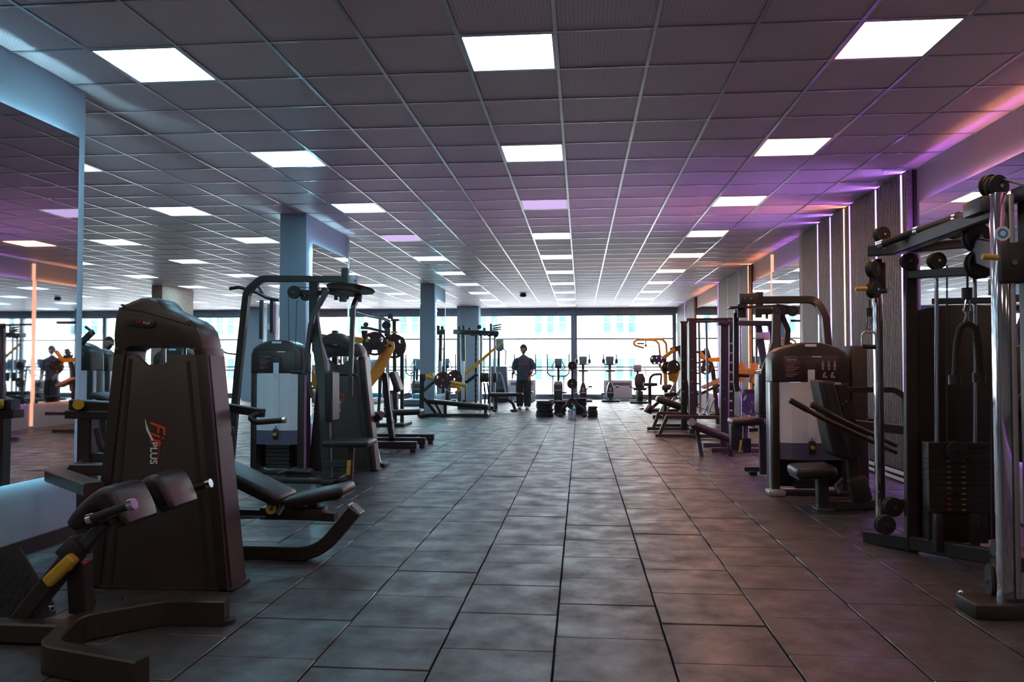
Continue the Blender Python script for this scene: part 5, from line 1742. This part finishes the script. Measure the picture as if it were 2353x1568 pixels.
r = thing('recumbent_bike', 'recumbent exercise bike with dark backrest facing the windows', 'exercise bike', (2.0, 25.6, 0))
cx, cy = W(1469, 900, 25.6).x, 25.6
M().prism([(-.13, 0), (.13, 0), (.17, .12), (.17, .30), (.10, .46), (-.10, .46), (-.17, .30), (-.17, .12)], (cx, cy - .3, .50), (1, 0, 0), (0, .15, 1), .08, bev=.02).build('backrest', 'leather', r)
M().box((cx, cy - .2, .46), (.42, .34, .09), bev=.03).build('seat', 'leather', r)
M().box((cx, cy, .24), (.18, .9, .34), bev=.05).build('drive_housing', 'black_plastic', r)
M().prism([(-.12, 1.0), (.12, 1.0), (.14, 1.2), (.11, 1.24), (-.11, 1.24), (-.14, 1.2)], (cx - .02, cy + .5, 0), (1, 0, 0), (0, 0, 1), .08, bev=.015).build('console', 'silver_paint', r)
tube('console_post', [(cx, cy + .4, .35), (cx - .02, cy + .5, 1.05)], .08, .08, r)
for s in (-1, 1):
    rod('side_handle', [(cx + s * .12, cy + .45, 1.12), (cx + s * .24, cy + .4, 1.12), (cx + s * .24, cy + .3, .86)], .016, r, 'silver_paint', fil=.05)
    rod('seat_handle', [(cx + s * .2, cy - .2, .48), (cx + s * .30, cy - .2, .52), (cx + s * .30, cy - .1, .66)], .018, r, 'rubber', fil=.05)
M().bb((cx - .33, cy - .5, 0), (cx + .33, cy - .4, .07), bev=.025).build('rear_foot', 'black_steel', r)
M().bb((cx - .28, cy + .5, 0), (cx + .28, cy + .6, .07), bev=.025).build('front_foot', 'black_steel', r)

# stair climber left of the man
r = thing('stair_climber', 'dark stair climber with tall console and curved pale handrail by the window column', 'stair climber', (-2.9, 26.0, 0))
ZS = 26.0
M().prism([(p.x, p.z) for p in [W(a, b, ZS) for a, b in ((1130, 923), (1130, 842), (1166, 842), (1170, 923))]], (0, ZS, 0), (1, 0, 0), (0, 0, 1), .7, bev=.03).build('body', 'tread_grey', r)
for k in range(4):
    M().bb(W(1140, 905 - k * 15, ZS - .40 + k * .05), W(1160, 893 - k * 15, ZS - .30 + k * .05), bev=.01).build('step', 'black_plastic', r)
tube('console_post', [W(1146, 842, ZS), W(1146, 800, ZS)], .09, .08, r, 'grey_steel')
M().prism([(p.x, p.z) for p in [W(a, b, ZS) for a, b in ((1140, 806), (1138, 780), (1157, 780), (1158, 802), (1152, 808))]], (0, ZS, 0), (1, 0, 0), (0, 0, 1), .1, bev=.02).build('console', 'screen', r)
rod('handrail', [W(1155, 800, ZS - .1), W(1163, 808, ZS - .1), W(1161, 840, ZS - .1)], .018, r, 'grey_steel')
rod('handrail', [W(1144, 856, ZS - .5), W(1152, 860, ZS - .5), W(1157, 880, ZS - .5), W(1162, 905, ZS - .5)], .03, r, 'silver_paint', fil=.3)

# ------------------------------------------------------------------ radiators
for k, (a, b, lb) in enumerate(((1168, 1231, 'white boxed radiator behind the walking man'), (1387, 1452, 'white boxed radiator behind the right-hand bike'))):
    xa, xb = W(a, 900, 27.6).x, W(b, 900, 27.6).x
    r = thing('radiator', lb, 'radiator', ((xa + xb) / 2, 27.6, 0))
    M().bb((xa, 27.45, .08), (xb, 27.75, .70), bev=.02).build('casing', 'radiator', r)
    for s in range(5):
        M().bb((xa + .1, 27.442, .60 - s * .02), (xb - .1, 27.45, .61 - s * .02)).build('vent_slot', 'grey_steel', r)
    M().bb((xa + .05, 27.5, 0), (xa + .12, 27.7, .09)).build('foot', 'radiator', r)
    M().bb((xb - .12, 27.5, 0), (xb - .05, 27.7, .09)).build('foot', 'radiator', r)

# ------------------------------------------------------------------ plate tree and stacks of plates
TX, TY = W(1315, 900, 18.7).x, 18.7
r = thing('plate_tree', 'black plate stand with arched feet and discs on its post in mid aisle', 'plate stand', (TX, TY, 0))
tube('post', [(TX, TY, .10), (TX, TY, 1.30)], .05, .05, r, 'brown_steel')
for s in (-1, 1):
    tube('arched_foot', [(TX + s * .29, TY, .05), (TX + s * .25, TY, .20), (TX + s * .10, TY, .30), (TX, TY, .30)], .06, .06, r, 'black_steel', fil=.12)
    M().box((TX + s * .29, TY, .035), (.12, .22, .07), bev=.025).build('foot_block', 'rubber', r)
tube('cross_foot', [(TX, TY + .2, .04), (TX, TY, .12), ], .06, .06, r)
for z in (1.22, .79, .31):
    M().cyl((TX, TY - .14, z), (TX, TY + .02, z), .022).build('peg', 'chrome', r)


def disc(x, y, z, rr, th, label, group, axis=(0, 0, 1), marks=False, n=24):
    t = thing('weight_plate', label, 'weight plate', (x, y, z), group)
    ax = Vector(axis)
    h = th / 2
    M().lathe([(rr * .18, -h), (rr * .9, -h), (rr, -h * .6), (rr, h * .6), (rr * .9, h), (rr * .78, h * .9), (rr * .7, h * .55), (rr * .4, h * .55), (rr * .34, h * .9), (rr * .18, h * .9)], (x, y, z), ax, n=n).build('disc_body', 'rubber', t)
    if marks:
        for k in range(3):
            w = 2 * math.pi * k / 3 + .6
            M().box((x + math.cos(w) * rr * .84, y - h - .001, z + math.sin(w) * rr * .84), (rr * .22, .004, rr * .14), Matrix.Rotation(-w - R_(90), 3, 'Y')).build('rim_mark', 'orange_print', t, smooth=0)
        M().cyl((x, y - h - .012, z), (x, y + h, z), rr * .16).build('hub', 'silver_paint', t)
    return t


for z, rr, lb in ((1.22, .105, 'round plate on the top peg of the plate stand'), (.79, .125, 'round plate on the middle peg of the plate stand'), (.31, .135, 'marked grip plate low on the plate stand')):
    disc(TX, TY - .085, z, rr, .05, lb, 'plates on the stand', axis=(0, -1, 0), marks=True)

rp = random.Random(11)
for (px, Y, rr, n, th, nm) in ((1252, 18.7, .205, 8, .047, 'large stack left of the plate stand'), (1287, 19.5, .155, 10, .034, 'stack just left of the plate stand'), (1334, 19.6, .16, 11, .037, 'stack just right of the plate stand'), (1362, 18.6, .115, 6, .042, 'small stack right of the plate stand')):
    x0 = W(px, 900, Y).x
    z = 0
    for k in range(n):
        pos = 'lowest' if k == 0 else ('topmost' if k == n - 1 else ORD[k] + ' from the floor')
        a = rp.uniform(.9, 1.06) if k else 1.05
        dx = rp.uniform(-.015, .015)
        disc(x0 + dx, Y + rp.uniform(-.01, .01), z + th / 2, rr * a, th * .94, 'black weight plate, %s in the %s' % (pos, nm), nm)
        z += th

# bottles on the floor before the stand
bx, by = W(1319, 900, 18.0).x, 18.0
r = thing('water_bottle', 'clear water bottle with blue label standing before the plate stand', 'bottle', (bx, by, 0))
M().lathe([(.036, 0), (.042, .01), (.042, .20), (.036, .24), (.018, .285), (.017, .30)], (bx, by, 0), (0, 0, 1), n=20).build('bottle_body', 'water', r)
M().lathe([(.0425, .185), (.0435, .19), (.0435, .235), (.040, .24)], (bx, by, 0), (0, 0, 1), n=20).build('bottle_label', 'blue_label', r)
M().lathe([(.019, .298), (.020, .30), (.020, .325), (.018, .328)], (bx, by, 0), (0, 0, 1), n=16).build('bottle_cap', 'blue_label', r)
bx, by = W(1309, 900, 18.1).x, 18.1
r = thing('shaker_bottle', 'small white shaker bottle left of the water bottle', 'bottle', (bx, by, 0))
M().lathe([(.034, 0), (.04, .01), (.044, .15)], (bx, by, 0), (0, 0, 1), n=18).build('cup', 'white_print', r)
M().lathe([(.046, .15), (.046, .18), (.02, .19), (.018, .21)], (bx, by, 0), (0, 0, 1), n=18).build('lid', 'silver_paint', r)

# projector-like black box hanging from the ceiling
p = W(1202, 678, 22.0)
r = thing('ceiling_camera', 'small black camera hanging from the ceiling above the aisle', 'camera', (p.x, 22.0, p.z - .05))
M().lathe([(.03, .0), (.09, .02), (.10, .06), (.07, .14), (.05, .15)], (p.x, 22.0, p.z - .07), (0, 0, 1), n=20).build('camera_body', 'black_plastic', r)
M().cyl((p.x, 22.0, p.z + .06), (p.x, 22.0, CEIL), .02).build('mount', 'black_steel', r)

# ------------------------------------------------------------------ people
def skin_mesh(name, nodes, edges, material, parent, origin, root=0, sub=2):
    """continuous limb surface grown over a joint skeleton: nodes (x, y, z, rx, ry)"""
    me = bpy.data.meshes.new(name)
    me.from_pydata([n[:3] for n in nodes], edges, [])
    ob = bpy.data.objects.new(name, me)
    COL.objects.link(ob)
    sk = ob.modifiers.new('skin', 'SKIN')
    sk.use_smooth_shade = True
    lay = me.skin_vertices[0].data
    for i, n in enumerate(nodes):
        lay[i].radius = (n[3], n[4] if len(n) > 4 else n[3])
        lay[i].use_root = (i == root)
    ss = ob.modifiers.new('sub', 'SUBSURF')
    ss.levels = sub
    ss.render_levels = sub
    bpy.context.view_layer.update()
    dg = bpy.context.evaluated_depsgraph_get()
    m2 = bpy.data.meshes.new_from_object(ob.evaluated_get(dg))
    bpy.data.objects.remove(ob)
    bpy.data.meshes.remove(me)
    m2.name = name
    m2.materials.clear()
    m2.materials.append(MATS[material])
    for p in m2.polygons:
        p.use_smooth = True
    o = bpy.data.objects.new(name, m2)
    COL.objects.link(o)
    o.parent = parent
    return o


def loft(m, rings, n=20, cap=False):
    """cloth tube through elliptical rings (centre, axis, r1, r2)"""
    vs, fs = [], []
    for (c, ax, r1, r2) in rings:
        c, t = Vector(c), Vector(ax).normalized()
        a = Vector((1, 0, 0)) - t * t.x
        a.normalize()
        b = t.cross(a)
        for k in range(n):
            w = 2 * math.pi * k / n
            f = 1 + .025 * math.sin(3 * w + c.z * 9)
            vs.append(c + (a * math.cos(w) * r1 + b * math.sin(w) * r2) * f)
    for i in range(len(rings) - 1):
        for k in range(n):
            k2 = (k + 1) % n
            fs.append([i * n + k, i * n + k2, (i + 1) * n + k2, (i + 1) * n + k])
    m.add(vs, fs)


def shirt(name, material, parent, base, scale=1.0, sleeves=None):
    bx, by = base
    m = M()
    loft(m, [((bx, by, z * scale), (0, 0, 1), rx, ry) for z, rx, ry in ((.81, .195, .138), (.83, .205, .145), (1.0, .197, .135), (1.18, .203, .135), (1.31, .208, .128), (1.385, .198, .115), (1.44, .155, .098), (1.48, .10, .08), (1.505, .072, .068), (1.495, .066, .062))])
    for pts in sleeves:
        P = [Vector((bx, by, 0)) + Vector(p[:3]) for p in pts]
        rg = []
        for i, p in enumerate(P):
            t = (P[min(i + 1, len(P) - 1)] - P[max(i - 1, 0)])
            rg.append((p, t, pts[i][3], pts[i][3]))
        loft(m, rg, 16)
    return m.build(name, material, parent, smooth=75)


def hand_nodes(w, palm, dirv, spread, s=1.0):
    """nodes and edges of a hand: wrist w, palm centre, four fingers and a thumb"""
    w, palm, dirv, spread = Vector(w), Vector(palm), Vector(dirv).normalized(), Vector(spread).normalized()
    nodes = [(*w, .028 * s, .022 * s), (*palm, .040 * s, .020 * s)]
    edges = [(0, 1)]
    for k, L in enumerate((.072, .082, .078, .060)):
        b = palm + dirv * .035 + spread * (.030 - .020 * k)
        a1 = b + dirv * L * .5
        a2 = a1 + (dirv * .8 - spread.cross(dirv) * .5).normalized() * L * .5
        i = len(nodes)
        nodes += [(*b, .011 * s), (*a1, .010 * s), (*a2, .008 * s)]
        edges += [(1, i), (i, i + 1), (i + 1, i + 2)]
    b = palm - dirv * .01 + spread * .045
    a1 = b + (dirv + spread * .6).normalized() * .035
    i = len(nodes)
    nodes += [(*b, .013 * s), (*a1, .010 * s)]
    edges += [(1, i), (i, i + 1)]
    return nodes, edges


def head(root, c, yaw=0.0, pitch=0.0, beard=True, curly=False, s=1.0, hairmat='hair'):
    """head with face, ears, hair; c = centre of skull, faces -Y turned by yaw"""
    rot = Matrix.Rotation(yaw, 3, 'Z') @ Matrix.Rotation(pitch, 3, 'X')
    C = Vector(c)

    def T(p):
        return rot @ (Vector(p) * s) + C
    # skull and jaw from a shaped sphere
    bm = bmesh.new()
    bmesh.ops.create_uvsphere(bm, u_segments=28, v_segments=20, radius=1.0)
    for v in bm.verts:
        x, y, z = v.co
        k = 1.0
        if z < 0:
            k = 1.0 - .32 * (-z) ** 1.4            # jaw narrows
        yy = y * (.098 if y > 0 else .092) * (1 if z > 0 else 1 - .12 * (-z))
        v.co = Vector((x * .076 * k, yy - (.012 * (-z) if z < 0 else 0), z * (.115 if z > 0 else .118)))
    # nose, brow, chin
    for v in bm.verts:
        x, y, z = v.co
        if y < -.06 and abs(x) < .016 and -.035 < z < .02:
            v.co.y -= .018 * (1 - abs(x) / .016) * (1.0 - (z + .035) / .08)
        if y < -.05 and .012 < z < .04:
            v.co.y -= .005
        if y < -.05 and abs(x) > .014 and abs(x) < .045 and -.008 < z < .014:
            v.co.y += .008
    me = M()
    me.addbm(bm)
    me.v = [tuple(T(p)) for p in me.v]
    hd = me.build('head', 'skin', root, smooth=80)
    m = M()
    for sx in (-1, 1):
        m.lathe([(.004, -.006), (.018, -.004), (.020, .002), (.012, .006)], T((sx * .077, .008, -.008)), rot @ Vector((sx, .3, 0)), n=14)
    m.build('ears', 'skin', hd)
    m = M()
    for sx in (-1, 1):
        m.lathe([(.002, -.004), (.007, -.002), (.008, .001), (.004, .003)], T((sx * .030, -.080, .004)), rot @ Vector((0, -1, 0)), n=12)
    m.build('eyes', 'white_print', hd)
    m = M()
    for sx in (-1, 1):
        m.lathe([(.002, -.002), (.005, 0), (.002, .002)], T((sx * .030, -.0835, .004)), rot @ Vector((0, -1, 0)), n=10)
        m.box(T((sx * .029, -.0845, .022)), (.032 * s, .010, .006), rot @ Matrix.Rotation(sx * .35, 3, 'Z'), bev=.003)
    m.build('brows', hairmat, hd)
    M().box(T((0, -.082, -.058)), (.040 * s, .012, .010), rot, bev=.004, seg=3).build('mouth', 'red_lip', hd)
    nz = [T(p) for p in ((-.006, -.084, .016), (.006, -.084, .016), (-.017, -.082, -.034), (.017, -.082, -.034), (0, -.112, -.028), (0, -.086, -.040), (0, -.094, .010))]
    M().add(nz, [[0, 2, 4, 6], [1, 6, 4, 3], [2, 5, 4], [5, 3, 4], [0, 6, 1], [0, 1, 3, 5, 2]]).build('nose', 'skin', hd, smooth=80)
    # hair cap
    bm = bmesh.new()
    bmesh.ops.create_uvsphere(bm, u_segments=48, v_segments=36, radius=1.0)
    rr = random.Random(5)
    for v in bm.verts:
        x, y, z = v.co
        lift = 1.0 + ((.05 * math.sin(x * 17 + y * 11) * math.cos(z * 15 + x * 9) + rr.uniform(-.02, .05)) if curly else rr.uniform(-.015, .02))
        v.co = Vector((x * (.102 if curly else .083) * lift, y * .106 * lift + .008, z * (.140 if curly else .124) * lift + (.006 if curly else .002)))
    jt = {v.index: rr.uniform(-.008, .008) for v in bm.verts}
    dele = [v for v in bm.verts if (v.co.y < -.040 + jt[v.index] and v.co.z < .058 + jt[v.index] - abs(v.co.x) * .25) or (v.co.z < .012 + jt[v.index] and v.co.y < .02 + jt[v.index]) or v.co.z < -.055 + jt[v.index]]
    bmesh.ops.delete(bm, geom=dele, context='VERTS')
    bmesh.ops.solidify(bm, geom=bm.faces[:], thickness=.012)
    me = M()
    me.addbm(bm)
    me.v = [tuple(T(p)) for p in me.v]
    me.build('hair', hairmat, hd, smooth=80)
    if beard:
        bm = bmesh.new()
        bmesh.ops.create_uvsphere(bm, u_segments=48, v_segments=36, radius=1.0)
        for v in bm.verts:
            x, y, z = v.co
            k = 1.0 - .30 * (-z) ** 1.4 if z < 0 else 1
            v.co = Vector((x * .079 * k, y * .0955 * (1 - .1 * max(0, -z)) - (.012 * (-z) if z < 0 else 0), z * .122))
        dele = [v for v in bm.verts if v.co.z > (-.062 + abs(v.co.x) * .85 + rr.uniform(-.006, .006)) or v.co.y > .012 + rr.uniform(-.006, .006) or (abs(v.co.x) < .022 and -.070 < v.co.z < -.045)]
        bmesh.ops.delete(bm, geom=dele, context='VERTS')
        bmesh.ops.solidify(bm, geom=bm.faces[:], thickness=.006)
        me = M()
        me.addbm(bm)
        me.v = [tuple(T(p)) for p in me.v]
        me.build('beard', hairmat, hd, smooth=80)
    return hd


mat('red_lip', (0.36, 0.14, 0.11), 0.5, noise=0.05)

# man walking by the window; scene units: feet at the floor, 1.80 m tall
mx, my = -1.60, 21.75
man = thing('person', 'man in a dark oversized t-shirt and loose trousers walking in the aisle', 'person', (mx, my, 0))
# local figure facing the camera (-Y), slight stride
N = [(0, 0, .98, .12, .09), (0, -.01, 1.18, .125, .085), (0, -.01, 1.33, .125, .085), (0, 0, 1.42, .06, .06), (0, -.01, 1.56, .052, .052),      # torso, neck 0-4
     (-.17, 0, 1.38, .05, .05), (-.265, .03, 1.16, .044, .044), (-.31, .02, .96, .033, .033),        # right arm 5-7
     (.17, 0, 1.38, .05, .05), (.262, .02, 1.16, .044, .044), (.215, -.10, .97, .033, .033),            # left arm 8-10
     (-.10, 0, .90, .10, .10), (-.11, -.02, .50, .070, .07), (-.10, .06, .10, .050, .05),              # right leg
     (.10, 0, .90, .10, .10), (.115, -.08, .50, .070, .07), (.11, -.10, .10, .050, .05)]
E = [(0, 1), (1, 2), (2, 3), (3, 4), (3, 5), (5, 6), (6, 7), (3, 8), (8, 9), (9, 10), (0, 11), (11, 12), (12, 13), (0, 14), (14, 15), (15, 16)]
for base, wrist, palm, dr, spd in ((7, (-.30, .02, .96), (-.315, .005, .88), (-.1, -.15, -1), (0.1, -1, 0)), (10, (.20, -.10, .97), (.18, -.14, .89), (-.15, -.3, -1), (-1, -.2, 0))):
    hn, he = hand_nodes(wrist, palm, dr, spd)
    o = len(N)
    N += hn[1:]
    for a, b in he:
        E.append((base if a == 0 else o + a - 1, base if b == 0 else o + b - 1))
skin_mesh('body', N, E, 'skin', man, None)
# shirt: body and short wide sleeves
shirt('tshirt', 'tshirt', man, (mx, my), 1.0, [[(sx * .06, 0, 1.385, .055), (sx * .12, 0, 1.385, .066), (sx * .17, 0, 1.37, .075), (sx * .21, .005, 1.335, .080), (sx * .238, .01, 1.28, .081), (sx * .258, .018, 1.20, .078), (sx * .272, .025, 1.11, .076), (sx * .271, .025, 1.115, .066)] for sx in (-1, 1)])
TR = [(0, 0, 1.02, .15, .11), (0, 0, .93, .165, .12), (-.10, 0, .82, .115, .12), (-.115, -.015, .50, .105, .11), (-.11, .05, .14, .092, .10), (-.108, .06, .05, .09, .10), (.10, 0, .82, .115, .12), (.12, -.075, .50, .105, .11), (.117, -.10, .14, .092, .10), (.116, -.105, .05, .09, .10)]
skin_mesh('trousers', TR, [(0, 1), (1, 2), (2, 3), (3, 4), (4, 5), (1, 6), (6, 7), (7, 8), (8, 9)], 'trousers', man, None, root=1)
for sx, yy in ((-.105, .03), (.115, -.14)):
    SHO = [(sx, yy + .05, .06, .048, .05), (sx, yy - .06, .05, .05, .042), (sx + .012 * (1 if sx > 0 else -1), yy - .17, .038, .044, .03)]
    skin_mesh('shoe', SHO, [(0, 1), (1, 2)], 'sneaker', man, None)
    M().prism([(-.05, -.22), (.05, -.22), (.055, -.05), (.045, .10), (-.045, .10), (-.055, -.05)], (mx + sx, my + yy, .012), (1, 0, 0), (0, 1, 0), .024, bev=.006).build('sole', 'black_plastic', man)
head(man, (mx, my - .03, 1.665), yaw=R_(-14), pitch=R_(8), curly=True, s=1.02)
M().cyl((mx + .195, my - .105, .985), (mx + .203, my - .09, 1.025), .042).build('wristband', 'black_plastic', man)
M().cyl((mx - .302, my + .02, .975), (mx - .297, my + .02, 1.015), .040).build('wristband', 'black_plastic', man)
lettering('shirt_lettering', 'YANKEES', .066, (mx, my - .142, 1.27), (1, 0, 0), (0, 0, 1), 'orange_print', man, bold=.002, center=True) if False else \
    lettering('shirt_lettering', 'GORILLA', .064, (mx, my - .150, 1.24), (1, 0, 0), (0, 0, 1), 'orange_print', man, bold=.002, center=True)

# bearded man at the machines far left
ax, ay = W(252, 800, 13.6).x, 13.6
guy = thing('person', 'bearded man in a light top leaning behind a weight machine on the left', 'person', (ax, ay, 0))
N = [(0, 0, .95, .12, .09), (0, 0, 1.15, .12, .085), (0, 0, 1.30, .12, .085), (0, 0, 1.39, .06, .06), (0, -.01, 1.53, .052, .052),
     (-.17, 0, 1.35, .05, .05), (-.27, -.10, 1.16, .045, .045), (-.16, -.30, 1.20, .034, .034),
     (.17, 0, 1.35, .05, .05), (.24, .0, 1.14, .045, .045), (.16, -.15, .98, .034, .034),
     (-.10, 0, .88, .10, .10), (-.11, 0, .48, .07, .07), (-.11, .03, .09, .05, .05),
     (.10, 0, .88, .10, .10), (.11, 0, .48, .07, .07), (.11, .03, .09, .05, .05)]
E = [(0, 1), (1, 2), (2, 3), (3, 4), (3, 5), (5, 6), (6, 7), (3, 8), (8, 9), (9, 10), (0, 11), (11, 12), (12, 13), (0, 14), (14, 15), (15, 16)]
for base, wrist, palm, dr, spd in ((7, (-.16, -.30, 1.20), (-.11, -.36, 1.20), (.7, -.6, 0), (0, .2, 1)), (10, (.16, -.15, .98), (.12, -.20, .92), (-.3, -.4, -1), (-1, -.2, 0))):
    hn, he = hand_nodes(wrist, palm, dr, spd)
    o = len(N)
    N += hn[1:]
    for a, b in he:
        E.append((base if a == 0 else o + a - 1, base if b == 0 else o + b - 1))
skin_mesh('body', N, E, 'skin', guy, None)
shirt('top', 'beige_cloth', guy, (ax, ay), .98, [[(-.12, 0, 1.37, .07), (-.19, -.01, 1.33, .078), (-.235, -.06, 1.24, .07), (-.27, -.105, 1.15, .06)], [(.12, 0, 1.37, .07), (.19, 0, 1.33, .078), (.225, 0, 1.24, .07), (.242, 0, 1.13, .06)]])
TR = [(0, 0, 1.0, .14, .105), (0, 0, .92, .15, .115), (-.10, 0, .80, .11, .11), (-.115, 0, .48, .09, .09), (-.11, .03, .14, .075, .08), (-.11, .03, .06, .075, .08), (.10, 0, .80, .11, .11), (.115, 0, .48, .09, .09), (.11, .03, .14, .075, .08), (.11, .03, .06, .075, .08)]
skin_mesh('trousers', TR, [(0, 1), (1, 2), (2, 3), (3, 4), (4, 5), (1, 6), (6, 7), (7, 8), (8, 9)], 'trousers', guy, None, root=1)
for sx in (-.11, .11):
    skin_mesh('shoe', [(sx, .05, .06, .048, .05), (sx, -.06, .05, .05, .042), (sx, -.17, .038, .044, .03)], [(0, 1), (1, 2)], 'sneaker', guy, None)
head(guy, (ax, ay - .03, 1.64), yaw=R_(6), pitch=R_(4), beard=True, curly=False)
